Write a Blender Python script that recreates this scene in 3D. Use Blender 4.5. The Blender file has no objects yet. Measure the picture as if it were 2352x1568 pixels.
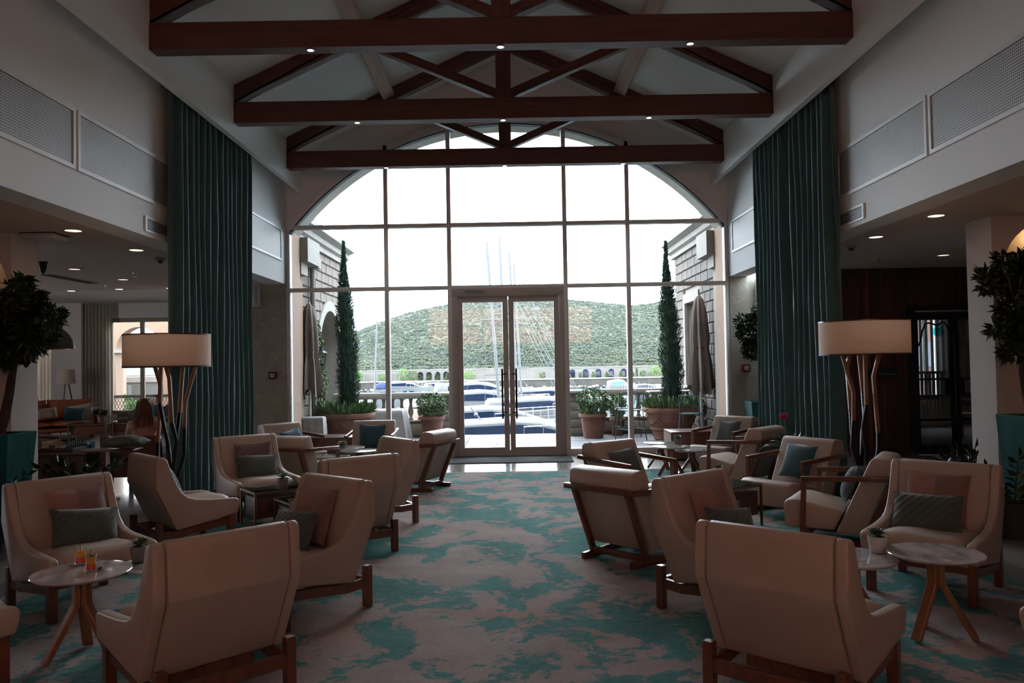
import bpy, bmesh, math, random
import numpy as np
from mathutils import Vector, Matrix
PI = math.pi
S = bpy.context.scene
COL = S.collection

# ---------------------------------------------------------------- camera
F, PITCH, YAW, ROLL, CX, CH = 1829.0, 0.0263115, 0.000678, -0.0175593, 0.0475, 1.55
_f = Vector((math.sin(YAW)*math.cos(PITCH), math.cos(YAW)*math.cos(PITCH), math.sin(PITCH)))
_r0 = Vector((math.cos(YAW), -math.sin(YAW), 0)); _u0 = _r0.cross(_f)
_r = _r0*math.cos(ROLL) + _u0*math.sin(ROLL); _u = -_r0*math.sin(ROLL) + _u0*math.cos(ROLL)
cd = bpy.data.cameras.new('camera'); cd.sensor_width = 36; cd.lens = F/2352*36
cd.clip_start = 0.05; cd.clip_end = 40000
cam = bpy.data.objects.new('camera', cd); COL.objects.link(cam)
M = Matrix((( _r.x, _u.x, -_f.x, CX), (_r.y, _u.y, -_f.y, 0), (_r.z, _u.z, -_f.z, CH), (0, 0, 0, 1)))
cam.matrix_world = M; S.camera = cam
def ray(px, py): return (_f + _r*((px-1176)/F) - _u*((py-784)/F))
def at_z(px, py, z):
    d = ray(px, py); t = (z-CH)/d.z; return Vector((CX+d.x*t, d.y*t, z))
def at_y(px, py, Y):
    d = ray(px, py); t = Y/d.y; return Vector((CX+d.x*t, Y, CH+d.z*t))
def at_x(px, py, X):
    d = ray(px, py); t = (X-CX)/d.x; return Vector((X, d.y*t, CH+d.z*t))

# ---------------------------------------------------------------- sky, sun, exposure
S.view_settings.view_transform = 'Standard'; S.view_settings.look = 'None'
S.view_settings.gamma = 1; S.view_settings.use_curve_mapping = False
S.view_settings.exposure = 0.0
W = bpy.data.worlds.new('sky'); S.world = W; W.use_nodes = True
wn, wl = W.node_tree.nodes, W.node_tree.links
bg = wn['Background']; bg.inputs['Strength'].default_value = 14.0
tc = wn.new('ShaderNodeTexCoord'); mp = wn.new('ShaderNodeMapping'); mp.inputs['Scale'].default_value = (1, 1, 2.2)
nz = wn.new('ShaderNodeTexNoise'); nz.inputs['Scale'].default_value = 2.2; nz.inputs['Detail'].default_value = 6
rp = wn.new('ShaderNodeValToRGB')
rp.color_ramp.elements[0].position = .36; rp.color_ramp.elements[0].color = (.50, .70, .92, 1)
rp.color_ramp.elements[1].position = .56; rp.color_ramp.elements[1].color = (.93, .96, 1.0, 1)
wl.new(tc.outputs['Generated'], mp.inputs['Vector']); wl.new(mp.outputs[0], nz.inputs['Vector'])
wl.new(nz.outputs['Fac'], rp.inputs['Fac']); wl.new(rp.outputs[0], bg.inputs['Color'])
sl = bpy.data.lights.new('sun', 'SUN'); sl.energy = 2.0; sl.angle = math.radians(4); sl.color = (1, .95, .86)
sun = bpy.data.objects.new('sun', sl); COL.objects.link(sun)
sun.rotation_euler = Vector((0.62, 0.55, -0.80)).to_track_quat('-Z', 'Y').to_euler()
S.cycles.max_bounces = 8; S.cycles.diffuse_bounces = 6; S.cycles.glossy_bounces = 4
S.cycles.transmission_bounces = 6; S.cycles.transparent_max_bounces = 32
S.cycles.sample_clamp_indirect = 4.0; S.cycles.caustics_reflective = False; S.cycles.caustics_refractive = False
def portal(name, loc, rot, sx, sy):
    l = bpy.data.lights.new(name, 'AREA'); l.shape = 'RECTANGLE'; l.size = sx; l.size_y = sy
    l.cycles.is_portal = True
    o = bpy.data.objects.new(name, l); COL.objects.link(o); o.location = loc; o.rotation_euler = rot
portal('window_portal', (0, 13.28, 2.85), (-PI/2, 0, 0), 7.3, 5.6)
portal('rear_window_portal', (0, -5.0, 3.0), (PI/2, 0, 0), 6.6, 1.5)
portal('lounge_window_portal', (-9.2, 19.3, 1.65), (-PI/2, 0, 0), 5.0, 2.3)

# ---------------------------------------------------------------- materials
MATS = {}
OUTDOOR = set('terracotta leaf_hedge leaf_bright leaf_jasmine cypress_needles grass_blade stone_wall stone_wall_grey mortar lime_stone pale_render peach_render beige_stone paving paving_pale tablecloth umbrella_cloth rock quay_stone quay_dark boat_white boat_cream boat_tan mast rope hill_scrub soffit_stone'.split())
def lin(r, g, b): return (r, g, b, 1)
def mat(name, c, rough=.6, c2=None, scale=6., stretch=(1, 1, 1), metal=0, bump=0., bscale=None, spec=.5,
        lo=.35, hi=.65, detail=5, emit=None, estr=0, coat=0, trans=0, sheen=0, sss=0, kind='noise', rot=(0, 0, 0)):
    if name in OUTDOOR: c = tuple(v*.60 for v in c); c2 = c2 and tuple(v*.60 for v in c2)  # outdoor colours darkened to offset the strong skylight
    m = bpy.data.materials.new(name); m.use_nodes = True; MATS[name] = m
    n, l = m.node_tree.nodes, m.node_tree.links; b = n['Principled BSDF']
    b.inputs['Base Color'].default_value = lin(*c); b.inputs['Roughness'].default_value = rough
    b.inputs['Metallic'].default_value = metal; b.inputs['Specular IOR Level'].default_value = spec
    b.inputs['Coat Weight'].default_value = coat; b.inputs['Coat Roughness'].default_value = .08
    b.inputs['Sheen Weight'].default_value = sheen
    if trans: b.inputs['Transmission Weight'].default_value = trans
    if emit: b.inputs['Emission Color'].default_value = lin(*emit); b.inputs['Emission Strength'].default_value = estr
    if c2 or bump:
        t = n.new('ShaderNodeTexCoord'); p = n.new('ShaderNodeMapping'); p.inputs['Scale'].default_value = stretch
        p.inputs['Rotation'].default_value = rot
        l.new(t.outputs['Object'], p.inputs['Vector'])
        def tex(sc):
            if kind == 'wave':
                w = n.new('ShaderNodeTexWave'); w.inputs['Scale'].default_value = sc; w.inputs['Distortion'].default_value = .6
            else:
                w = n.new('ShaderNodeTexNoise'); w.inputs['Scale'].default_value = sc; w.inputs['Detail'].default_value = detail
            l.new(p.outputs[0], w.inputs['Vector']); return w.outputs['Fac']
        if c2:
            r = n.new('ShaderNodeValToRGB'); e = r.color_ramp.elements
            e[0].position = lo; e[0].color = lin(*c); e[1].position = hi; e[1].color = lin(*c2)
            l.new(tex(scale), r.inputs['Fac']); l.new(r.outputs[0], b.inputs['Base Color'])
        if bump:
            q = n.new('ShaderNodeBump'); q.inputs['Strength'].default_value = bump; q.inputs['Distance'].default_value = .01
            l.new(tex(bscale or scale*4), q.inputs['Height']); l.new(q.outputs[0], b.inputs['Normal'])
    return m
mat('plaster', (.86, .855, .84), .75, bump=.04, bscale=40)
mat('plaster_warm', (.74, .67, .63), .75)
mat('ceiling_lamplit', (.66, .53, .46), .8)  # warm lamplight tint mixed into the ceiling colour
mat('timber', (.105, .030, .018), .5, (.068, .019, .012), 7, (.35, 4, 4), bump=.08)
mat('timber_post', (.115, .033, .020), .5, (.075, .021, .013), 7, (4, 4, .35), bump=.08)
mat('timber_light', (.46, .29, .20), .6, (.36, .21, .14), 6, (4, .3, 4))
mat('walnut', (.170, .060, .030), .32, (.110, .036, .018), 9, (5, 5, .8), bump=.03, coat=.25)
mat('walnut_dark', (.070, .020, .012), .5, (.045, .013, .008), 9, (6, 6, .4))
mat('oak_leg', (.30, .135, .060), .4, (.22, .09, .04), 9, (6, 6, .5), bump=.03)
mat('leather', (.455, .362, .30), .42, (.425, .336, .278), 5, bump=.05, bscale=260, spec=.45)
mat('leather_seam', (.38, .30, .245), .6)
mat('cognac', (.36, .10, .045), .42, (.27, .07, .03), 4, bump=.05, bscale=160)
mat('brown_leather', (.15, .045, .030), .4, (.11, .03, .02), 5)
mat('curtain_teal', (.038, .105, .105), .75, (.032, .09, .09), 8, sheen=.4)
mat('teal_planter', (.012, .17, .165), .42, (.008, .12, .12), 9, (1, 1, .5), bump=.05)
mat('frame_alu', (.78, .76, .73), .45)
mat('frame_white', (.72, .72, .70), .5)
mat('frame_door', (.46, .415, .385), .45)
mat('black_metal', (.012, .012, .013), .42, metal=.3)
mat('black_paint', (.010, .009, .009), .5)
mat('chrome', (.6, .6, .6), .25, metal=1)
mat('brass', (.20, .145, .085), .4, metal=.8)
mat('rubber', (.012, .012, .014), .6)
mat('mat_fibre', (.055, .056, .06), .95, (.03, .03, .034), 90, bump=.4, bscale=300)
mat('red_plastic', (.16, .012, .012), .45)
mat('white_plastic', (.62, .62, .60), .5)
mat('grey_plastic', (.25, .25, .25), .5)
mat('lamp_metal', (.02, .02, .022), .35)
mat('blue_velvet', (.060, .165, .235), .85, (.045, .13, .19), 20, sheen=.4)
mat('teal_velvet', (.025, .085, .105), .85, (.018, .066, .082), 20, sheen=.4)
mat('navy_velvet', (.014, .036, .062), .85, sheen=.4, kind='wave', c2=(.009, .024, .044), scale=12, bump=.6, bscale=12, rot=(0, .8, 0))
mat('grey_rib', (.115, .135, .14), .9, (.075, .088, .092), 70, (1, .06, 1), bump=.5, bscale=70)
mat('green_pleat', (.052, .070, .058), .85, (.066, .088, .073), 8, kind='wave', bump=.35, bscale=8, rot=(0, .8, 0), lo=.0, hi=.25, sheen=.3)
mat('pink_rib', (.30, .155, .125), .85, (.22, .11, .09), 42, kind='wave', bump=.5, bscale=42, rot=(0, .7, 0), sheen=.3)
mat('pink_plain', (.34, .185, .15), .85, (.30, .16, .13), 14, sheen=.3)
mat('mauve_pleat', (.23, .145, .135), .85, (.17, .105, .10), 12, kind='wave', bump=.7, bscale=10, rot=(0, .9, 0), lo=.0, hi=.3)
mat('olive_cloth', (.12, .125, .10), .9, (.09, .095, .075), 26, (1, .2, 1), bump=.3)
mat('beige_cloth', (.36, .33, .25), .9, (.30, .27, .2), 30)
mat('khaki_cloth', (.26, .22, .13), .9, (.19, .16, .09), 9)
mat('marble_top', (.58, .54, .52), .10, (.26, .22, .21), 4.5, (1, 2.6, 1), coat=.6, lo=.44, hi=.72, detail=9)
mat('concrete_pot', (.20, .205, .20), .7, (.15, .155, .15), 18)
mat('white_pot', (.55, .56, .57), .3)
mat('terracotta', (.27, .115, .075), .8, (.20, .082, .052), 5, bump=.15, bscale=30)
mat('soil', (.03, .022, .016), .95)
mat('moss', (.075, .085, .025), .95, (.04, .05, .015), 40)
mat('succulent', (.16, .22, .15), .55, (.10, .15, .10), 20)
mat('leaf_ficus', (.030, .052, .012), .42, (.018, .034, .008), 3)
mat('leaf_zz', (.022, .050, .018), .25, (.012, .03, .010), 4)
mat('leaf_brom', (.035, .085, .022), .3)
mat('leaf_hedge', (0.104, 0.195, 0.054), .6, (0.054, 0.115, 0.036), 2)
mat('leaf_bright', (0.195, 0.364, 0.061), .6, (0.109, 0.231, 0.048), 3)
mat('leaf_jasmine', (0.364, 0.438, 0.243), .6, (0.158, 0.267, 0.074), 14)
mat('cypress_needles', (0.052, 0.112, 0.056), .8, (0.032, 0.072, 0.040), 3)
mat('grass_blade', (0.214, 0.383, 0.114), .6, (0.138, 0.259, 0.091), 5)
mat('bark', (.085, .06, .045), .9, (.05, .035, .028), 9, (6, 6, 1), bump=.6)
mat('pink_petal', (.62, .05, .16), .5)
mat('glass_solid', (.95, .97, .97), .03, trans=1, spec=.5)
mat('mint_leaf', (.10, .30, .04), .6)
mat('hair', (.30, .10, .045), .45, (.14, .042, .018), 30, (1, 1, .12))
mat('skin', (.52, .30, .21), .55)
mat('pink_shirt', (.56, .33, .28), .8, (.48, .27, .23), 12)
mat('jeans', (.05, .06, .09), .9)
mat('chess_light', (.55, .38, .20), .4)
mat('chess_dark', (.035, .016, .010), .4)
mat('lamp_glow', (1, .8, .6), .5, emit=(1, .74, .50), estr=5.5)
mat('spot_glow', (1, .9, .8), .5, emit=(1, .86, .74), estr=9)
mat('dim_glow', (1, .8, .7), .5, emit=(1, .72, .58), estr=1.6)
mat('stone_wall', (.28, .22, .175), .9, (.20, .16, .13), 2.2, bump=.9, bscale=9, detail=8)
mat('stone_wall_grey', (.22, .185, .16), .9, (.15, .13, .115), 2.2, bump=.9, bscale=9, detail=8)
mat('soffit_stone', (.40, .375, .32), .9, (.35, .33, .28), 3)
mat('mortar', (.27, .245, .22), .95)
mat('lime_stone', (.40, .365, .32), .85, (.35, .315, .275), 5)
mat('pale_render', (.40, .35, .30), .9)
mat('peach_render', (.38, .25, .17), .9)
mat('beige_stone', (.27, .225, .175), .85, (.22, .185, .145), 4, bump=.2)
mat('paving', (.17, .17, .185), .8, (.14, .14, .155), 6)
mat('paving_pale', (.42, .42, .41), .8, (.37, .37, .36), 6)
mat('tablecloth', (.42, .39, .375), .85, (.37, .345, .33), 3)
mat('umbrella_cloth', (.27, .215, .185), .9, (.21, .165, .14), 4, (2, 2, .4))
mat('metal_dark_teal', (.020, .045, .052), .5)
mat('rock', (.34, .31, .29), .95, (.22, .20, .19), 3, bump=.8)
mat('quay_stone', (.24, .225, .205), .9, (.18, .165, .15), .35, (1, 1, 3))
mat('quay_dark', (.09, .08, .07), .95, (.055, .048, .042), .6)
mat('navy_awning', (.02, .03, .10), .8)
mat('boat_white', (.15, .155, .16), .3)
mat('boat_glass', (.006, .012, .028), .08)
mat('boat_blue', (.05, .22, .55), .3)
mat('boat_tan', (.42, .27, .2), .8)
mat('boat_cream', (.34, .315, .28), .8)
mat('boat_dark', (.03, .03, .035), .7)
mat('mast', (.11, .115, .12), .4)
mat('rope', (.12, .12, .118), .8)
mat('hill_scrub', (.020, .034, .016), .95, (.044, .058, .026), .035, (1, 1, 1), lo=.38, hi=.62, detail=9)
mat('tile', (.30, .285, .275), .16, (.27, .255, .245), 3, spec=.6)
mat('grout', (.10, .095, .09), .9)
mat('fence_dark', (.05, .045, .04), .8)
mat('timber_slat', (.085, .024, .016), .5, (.055, .016, .011), 4, (8, 8, .3))
mat('timber_slat2', (.19, .055, .034), .5, (.13, .038, .024), 4, (8, 8, .3))
mat('blind_white', (.60, .60, .58), .7)
mat('sign_letters', (.42, .42, .42), .5)
mat('sheer', (.60, .56, .50), .9)
mat('brick_red', (.07, .036, .028), .9, (.05, .025, .02), 9)

def node_mat(name):
    m = bpy.data.materials.new(name); m.use_nodes = True; MATS[name] = m
    n, l = m.node_tree.nodes, m.node_tree.links
    return m, n, l, n['Principled BSDF'], n['Material Output']
def pane(name, tint, ior):
    m, n, l, b, o = node_mat(name); n.remove(b)
    t = n.new('ShaderNodeBsdfTransparent'); t.inputs[0].default_value = lin(*tint)
    g = n.new('ShaderNodeBsdfGlossy'); g.inputs['Roughness'].default_value = .01
    f = n.new('ShaderNodeFresnel'); f.inputs['IOR'].default_value = ior
    x = n.new('ShaderNodeMixShader'); l.new(f.outputs[0], x.inputs[0]); l.new(t.outputs[0], x.inputs[1]); l.new(g.outputs[0], x.inputs[2])
    l.new(x.outputs[0], o.inputs[0]); return m
pane('window_glass', (.97, .98, .98), 1.45)
pane('table_glass', (.80, .90, .88), 1.55)
def thin_glass(name, tint):
    m, n, l, b, o = node_mat(name); n.remove(b)
    t = n.new('ShaderNodeBsdfTransparent'); t.inputs[0].default_value = lin(*tint)
    g = n.new('ShaderNodeBsdfGlossy'); g.inputs['Roughness'].default_value = .02
    f = n.new('ShaderNodeLayerWeight'); f.inputs[0].default_value = .25; p = n.new('ShaderNodeMath'); p.operation = 'POWER'; p.inputs[1].default_value = 2.0
    l.new(f.outputs['Facing'], p.inputs[0]); a = n.new('ShaderNodeMath'); a.operation = 'MULTIPLY_ADD'; a.inputs[1].default_value = .55; a.inputs[2].default_value = .05; l.new(p.outputs[0], a.inputs[0])
    x = n.new('ShaderNodeMixShader'); l.new(a.outputs[0], x.inputs[0]); l.new(t.outputs[0], x.inputs[1]); l.new(g.outputs[0], x.inputs[2]); l.new(x.outputs[0], o.inputs[0])
thin_glass('clear_glass', (.95, .96, .96)); thin_glass('glass_blue', (.55, .78, .90)); thin_glass('glass_turquoise', (.25, .85, .85))
def translucent(name, c, fac, ct=None):
    m, n, l, b, o = node_mat(name)
    b.inputs['Base Color'].default_value = lin(*c); b.inputs['Roughness'].default_value = .9
    t = n.new('ShaderNodeBsdfTranslucent'); t.inputs[0].default_value = lin(*(ct or c))
    x = n.new('ShaderNodeMixShader'); x.inputs[0].default_value = fac
    l.new(b.outputs[0], x.inputs[1]); l.new(t.outputs[0], x.inputs[2]); l.new(x.outputs[0], o.inputs[0]); return m
translucent('shade_cloth', (.84, .73, .63), .35)
translucent('sheer_cloth', (.66, .62, .55), .5)
translucent('frosted_letters', (.8, .82, .84), .7)
translucent('tea_orange', (.80, .14, .008), .5, (1.0, .24, .01))
translucent('tea_yellow', (.80, .42, .02), .6, (1.0, .60, .03))
translucent('peach_blind', (.50, .31, .25), .68, (.82, .53, .42))

# carpet: rosy grey wool with streaky teal islands
m, n, l, b, o = node_mat('carpet')
t = n.new('ShaderNodeTexCoord')
def mapped(sc, loc=(0, 0, 0)):
    p = n.new('ShaderNodeMapping'); p.inputs['Scale'].default_value = sc; p.inputs['Location'].default_value = loc
    l.new(t.outputs['Object'], p.inputs['Vector']); return p.outputs[0]
def noise(v, sc, det=6, rough=.6, dist=0):
    q = n.new('ShaderNodeTexNoise'); q.inputs['Scale'].default_value = sc; q.inputs['Detail'].default_value = det
    q.inputs['Roughness'].default_value = rough; q.inputs['Distortion'].default_value = dist
    l.new(v, q.inputs['Vector']); return q.outputs['Fac']
def ramp(v, p0, c0, p1, c1):
    q = n.new('ShaderNodeValToRGB'); e = q.color_ramp.elements
    e[0].position = p0; e[0].color = c0; e[1].position = p1; e[1].color = c1
    l.new(v, q.inputs['Fac']); return q.outputs[0]
def mix(fac, a, bb, mode='MIX'):
    q = n.new('ShaderNodeMix'); q.data_type = 'RGBA'; q.blend_type = mode
    if isinstance(fac, float): q.inputs[0].default_value = fac
    else: l.new(fac, q.inputs[0])
    for i, v in ((6, a), (7, bb)):
        if isinstance(v, tuple): q.inputs[i].default_value = v
        else: l.new(v, q.inputs[i])
    return q.outputs[2]
big = noise(mapped((1.0, .85, 1), (3.1, 1.7, 0)), 1.7, 12, .68, .5)
fz = noise(mapped((1, 1.3, 1), (2, 7, 0)), 11, 6, .7, .3)
am = n.new('ShaderNodeMath'); am.operation = 'MULTIPLY_ADD'; am.inputs[1].default_value = .22; l.new(fz, am.inputs[0]); l.new(big, am.inputs[2])
mask = ramp(am.outputs[0], .60, (0, 0, 0, 1), .635, (1, 1, 1, 1))
teal = ramp(noise(mapped((2, 2, 1)), 1.6, 5), .35, (.075, .31, .285, 1), .65, (.055, .215, .22, 1))
rose = ramp(noise(mapped((2, 2.5, 1)), 1.3, 6), .35, (.48, .40, .385, 1), .65, (.385, .315, .305, 1))
rust = ramp(noise(mapped((1, 1.5, 1), (9, 4, 0)), .5, 4), .56, (0, 0, 0, 1), .68, (1, 1, 1, 1))
rose = mix(rust, rose, (.44, .30, .25, 1))
soft = ramp(noise(mapped((3, 5, 1)), 4., 8, .75), .3, (.6, .6, .6, 1), .55, (1, 1, 1, 1))
c = mix(mix(1., mask, soft, 'MULTIPLY'), rose, teal)
fine = ramp(noise(mapped((1, 3, 1)), 60, 5, .7), .3, (.55, .55, .55, 1), .68, (1.0, 1.0, 1.0, 1))
c = mix(1., c, fine, 'MULTIPLY'); l.new(c, b.inputs['Base Color']); b.inputs['Roughness'].default_value = .95
b.inputs['Specular IOR Level'].default_value = .15
q = n.new('ShaderNodeBump'); q.inputs['Strength'].default_value = .6; q.inputs['Distance'].default_value = .006
l.new(noise(mapped((1, 2.5, 1)), 150, 2), q.inputs['Height']); l.new(q.outputs[0], b.inputs['Normal'])
# lounge rug
mat('rug_grey', (.27, .25, .22), .95, (.20, .185, .165), 3, bump=.4, bscale=120)
# green marble cladding with thin veins
m, n, l, b, o = node_mat('marble_wall'); t = n.new('ShaderNodeTexCoord')
base = ramp(noise(mapped((1, 1, .7)), 1.6, 8), .3, (.44, .43, .36, 1), .7, (.30, .30, .25, 1))
vein = ramp(noise(mapped((1, 1, 1.6), (5, 2, 1)), 1.4, 9, .6, 1.2), .485, (0, 0, 0, 1), .5, (1, 1, 1, 1))
vein2 = ramp(noise(mapped((1, 1, 1.6), (5, 2, 1)), 1.4, 9, .6, 1.2), .5, (1, 1, 1, 1), .515, (0, 0, 0, 1))
v = mix(1., vein, vein2, 'MULTIPLY'); l.new(mix(v, base, (.55, .52, .42, 1)), b.inputs['Base Color']); b.inputs['Roughness'].default_value = .3
# perforated sheet of the air grilles: round holes in a grid
m, n, l, b, o = node_mat('perforated'); t = n.new('ShaderNodeTexCoord')
sx = n.new('ShaderNodeSeparateXYZ'); l.new(t.outputs['Object'], sx.inputs[0])
def mth(op, a, bb=None):
    q = n.new('ShaderNodeMath'); q.operation = op
    for i, v in enumerate((a, bb)):
        if v is None: continue
        if isinstance(v, (int, float)): q.inputs[i].default_value = v
        else: l.new(v, q.inputs[i])
    return q.outputs[0]
sy_ = mth('SINE', mth('MULTIPLY', sx.outputs['Y'], 2*PI/.022)); sz_ = mth('SINE', mth('MULTIPLY', sx.outputs['Z'], 2*PI/.022))
h = mth('GREATER_THAN', mth('ADD', sy_, sz_), .15)
cc = mix(h, (.56, .55, .53, 1), (.10, .10, .10, 1)); l.new(cc, b.inputs['Base Color']); b.inputs['Roughness'].default_value = .55
# water
m, n, l, b, o = node_mat('sea_water'); t = n.new('ShaderNodeTexCoord')
b.inputs['Base Color'].default_value = (.10, .17, .17, 1); b.inputs['Roughness'].default_value = .12
q = n.new('ShaderNodeBump'); q.inputs['Strength'].default_value = .5; q.inputs['Distance'].default_value = .3
l.new(noise(mapped((1, .3, 1)), .8, 4), q.inputs['Height']); l.new(q.outputs[0], b.inputs['Normal'])

m, n, l, b, o = node_mat('haze_air'); n.remove(b)
vs_ = n.new('ShaderNodeVolumeScatter'); vs_.inputs['Color'].default_value = (.86, .93, 1, 1); vs_.inputs['Density'].default_value = .28e-4; vs_.inputs['Anisotropy'].default_value = .2
l.new(vs_.outputs[0], o.inputs['Volume'])

# ---------------------------------------------------------------- mesh helpers
class MB:
    """collects shapes that become ONE mesh object"""
    def __init__(s): s.v = []; s.f = []
    def add(s, vs, fs):
        k = len(s.v); s.v += [tuple(p) for p in vs]; s.f += [tuple(i+k for i in f) for f in fs]; return s
    def box(s, x0, x1, y0, y1, z0, z1):
        return s.add([(x0,y0,z0),(x1,y0,z0),(x1,y1,z0),(x0,y1,z0),(x0,y0,z1),(x1,y0,z1),(x1,y1,z1),(x0,y1,z1)],
              [(0,3,2,1),(4,5,6,7),(0,1,5,4),(1,2,6,5),(2,3,7,6),(3,0,4,7)])
    def bar(s, p, q, w, h, up=(0, 0, 1), w2=None, h2=None):
        p, q, up = Vector(p), Vector(q), Vector(up); d = (q-p).normalized()
        a = d.cross(up)
        if a.length < 1e-4: a = d.cross(Vector((0, 1, 0)))
        a.normalize(); b = a.cross(d).normalized()
        w2 = w if w2 is None else w2; h2 = h if h2 is None else h2; vs = []
        for c, ww, hh in ((p, w, h), (q, w2, h2)):
            for i, j in ((-1,-1),(1,-1),(1,1),(-1,1)): vs.append(c + a*(i*ww/2) + b*(j*hh/2))
        return s.add(vs, [(3,2,1,0),(4,5,6,7),(0,1,5,4),(1,2,6,5),(2,3,7,6),(3,0,4,7)])
    def path(s, pts, w, h, up=(0, 0, 1)):
        """square section swept along a bent line, mitred"""
        P = [Vector(p) for p in pts]; up = Vector(up); rings = []
        for i, c in enumerate(P):
            d = Vector((0, 0, 0))
            if i: d += (c-P[i-1]).normalized()
            if i < len(P)-1: d += (P[i+1]-c).normalized()
            d.normalize(); a = d.cross(up)
            if a.length < 1e-4: a = d.cross(Vector((0, 1, 0)))
            a.normalize(); b = a.cross(d).normalized()
            rings.append([c + a*(x*w/2) + b*(y*h/2) for x, y in ((-1,-1),(1,-1),(1,1),(-1,1))])
        return s.loft(rings)
    def loft(s, rings, cap=True, close=True):
        n = len(rings[0]); vs = [p for r in rings for p in r]; fs = []
        for i in range(len(rings)-1):
            for j in range(n if close else n-1):
                k = (j+1) % n; fs.append((i*n+j, i*n+k, (i+1)*n+k, (i+1)*n+j))
        if cap: fs += [tuple(range(n-1, -1, -1)), tuple((len(rings)-1)*n + j for j in range(n))]
        return s.add(vs, fs)
    def tube(s, pts, r, n=8, cap=True):
        P = [Vector(p) for p in pts]; rr = r if isinstance(r, (list, tuple)) else [r]*len(P); rings = []; a = None
        for i, c in enumerate(P):
            d = Vector((0, 0, 0))
            if i: d += (c-P[i-1]).normalized()
            if i < len(P)-1: d += (P[i+1]-c).normalized()
            if d.length < 1e-6: d = Vector((0, 0, 1))
            d.normalize()
            if a is None:
                a = d.cross(Vector((0, 0, 1)))
                if a.length < 1e-3: a = d.cross(Vector((1, 0, 0)))
            a = (a - d*a.dot(d)).normalized(); b = d.cross(a)
            rings.append([c + (a*math.cos(2*PI*j/n) + b*math.sin(2*PI*j/n))*rr[i] for j in range(n)])
        return s.loft(rings, cap)
    def lathe(s, prof, n=24, c=(0, 0, 0), sx=1, sy=1, cap=True):
        rings = [[(c[0]+r*sx*math.cos(2*PI*j/n), c[1]+r*sy*math.sin(2*PI*j/n), c[2]+z) for j in range(n)] for r, z in prof]
        return s.loft(rings, cap)
    def prism(s, poly, d0, d1, axis='x'):
        """polygon (a,b) extruded along axis from d0 to d1; axis x: (y,z), y: (x,z), z: (x,y)"""
        def P(a, b, d): return {'x': (d, a, b), 'y': (a, d, b), 'z': (a, b, d)}[axis]
        n = len(poly); vs = [P(a, b, d0) for a, b in poly] + [P(a, b, d1) for a, b in poly]
        fs = [tuple(range(n-1, -1, -1)), tuple(range(n, 2*n))] + [(i, (i+1) % n, n+(i+1) % n, n+i) for i in range(n)]
        return s.add(vs, fs)
    def sphere(s, c, r, nu=12, nv=8, sx=1, sy=1, sz=1):
        return s.lathe([(max(1e-4, r*math.sin(PI*k/nv)), -r*sz*math.cos(PI*k/nv)) for k in range(nv+1)], nu, c, sx, sy)
    def mesh(s, name='mesh', bevel=0, seg=2, smooth=None, angle=35):
        me = bpy.data.meshes.new(name); me.from_pydata(s.v, [], s.f)
        bm = bmesh.new(); bm.from_mesh(me)
        bmesh.ops.recalc_face_normals(bm, faces=bm.faces)
        if bevel:
            es = [e for e in bm.edges if len(e.link_faces) == 2 and e.calc_face_angle(0) > math.radians(28)]
            bmesh.ops.bevel(bm, geom=es, offset=bevel, segments=seg, profile=.5, affect='EDGES', clamp_overlap=True)
        bm.to_mesh(me); bm.free()
        if smooth or (smooth is None and bevel):
            me.polygons.foreach_set('use_smooth', [True]*len(me.polygons)); me.set_sharp_from_angle(angle=math.radians(angle))
        return me
    def build(s, name, m, parent=None, bevel=0, seg=2, smooth=None, angle=35, loc=None, rz=0, rot=None):
        me = s.mesh(name, bevel, seg, smooth, angle); return obj(name, me, m, parent, loc, rz, rot)
def obj(name, me, m, parent=None, loc=None, rz=0, rot=None):
    if m and not me.materials: me.materials.append(MATS[m])
    o = bpy.data.objects.new(name, me); COL.objects.link(o)
    if parent: o.parent = parent
    if loc is not None: o.location = loc
    if rot is not None: o.rotation_euler = rot
    elif rz: o.rotation_euler = (0, 0, rz)
    return o
def tag(o, label, cat, group=None):
    o['label'] = label; o['category'] = cat
    if group: o['group'] = group
    return o
def thing(name, label, cat, loc=(0, 0, 0), rz=0, group=None):
    o = bpy.data.objects.new(name, None); COL.objects.link(o); o.empty_display_size = .1
    o.location = loc; o.rotation_euler = (0, 0, rz); return tag(o, label, cat, group)
def struct(o): o['kind'] = 'structure'; return o
def stuff(o): o['kind'] = 'stuff'; return o
KIDS = {}
def kids(o): return [c for c in COL.objects if c.parent == o]
def copy_tree(o, loc=None, rz=None, label=None, parent=None, group=None, ch=None):
    c = o.copy(); COL.objects.link(c)
    if parent: c.parent = parent
    if loc is not None: c.location = loc
    if rz is not None: c.rotation_euler = (c.rotation_euler[0], c.rotation_euler[1], rz)
    if label: c['label'] = label
    if group: c['group'] = group
    for k in (KIDS.setdefault(o.name, kids(o)) if parent is None else kids(o)): copy_tree(k, parent=c)
    return c
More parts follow.
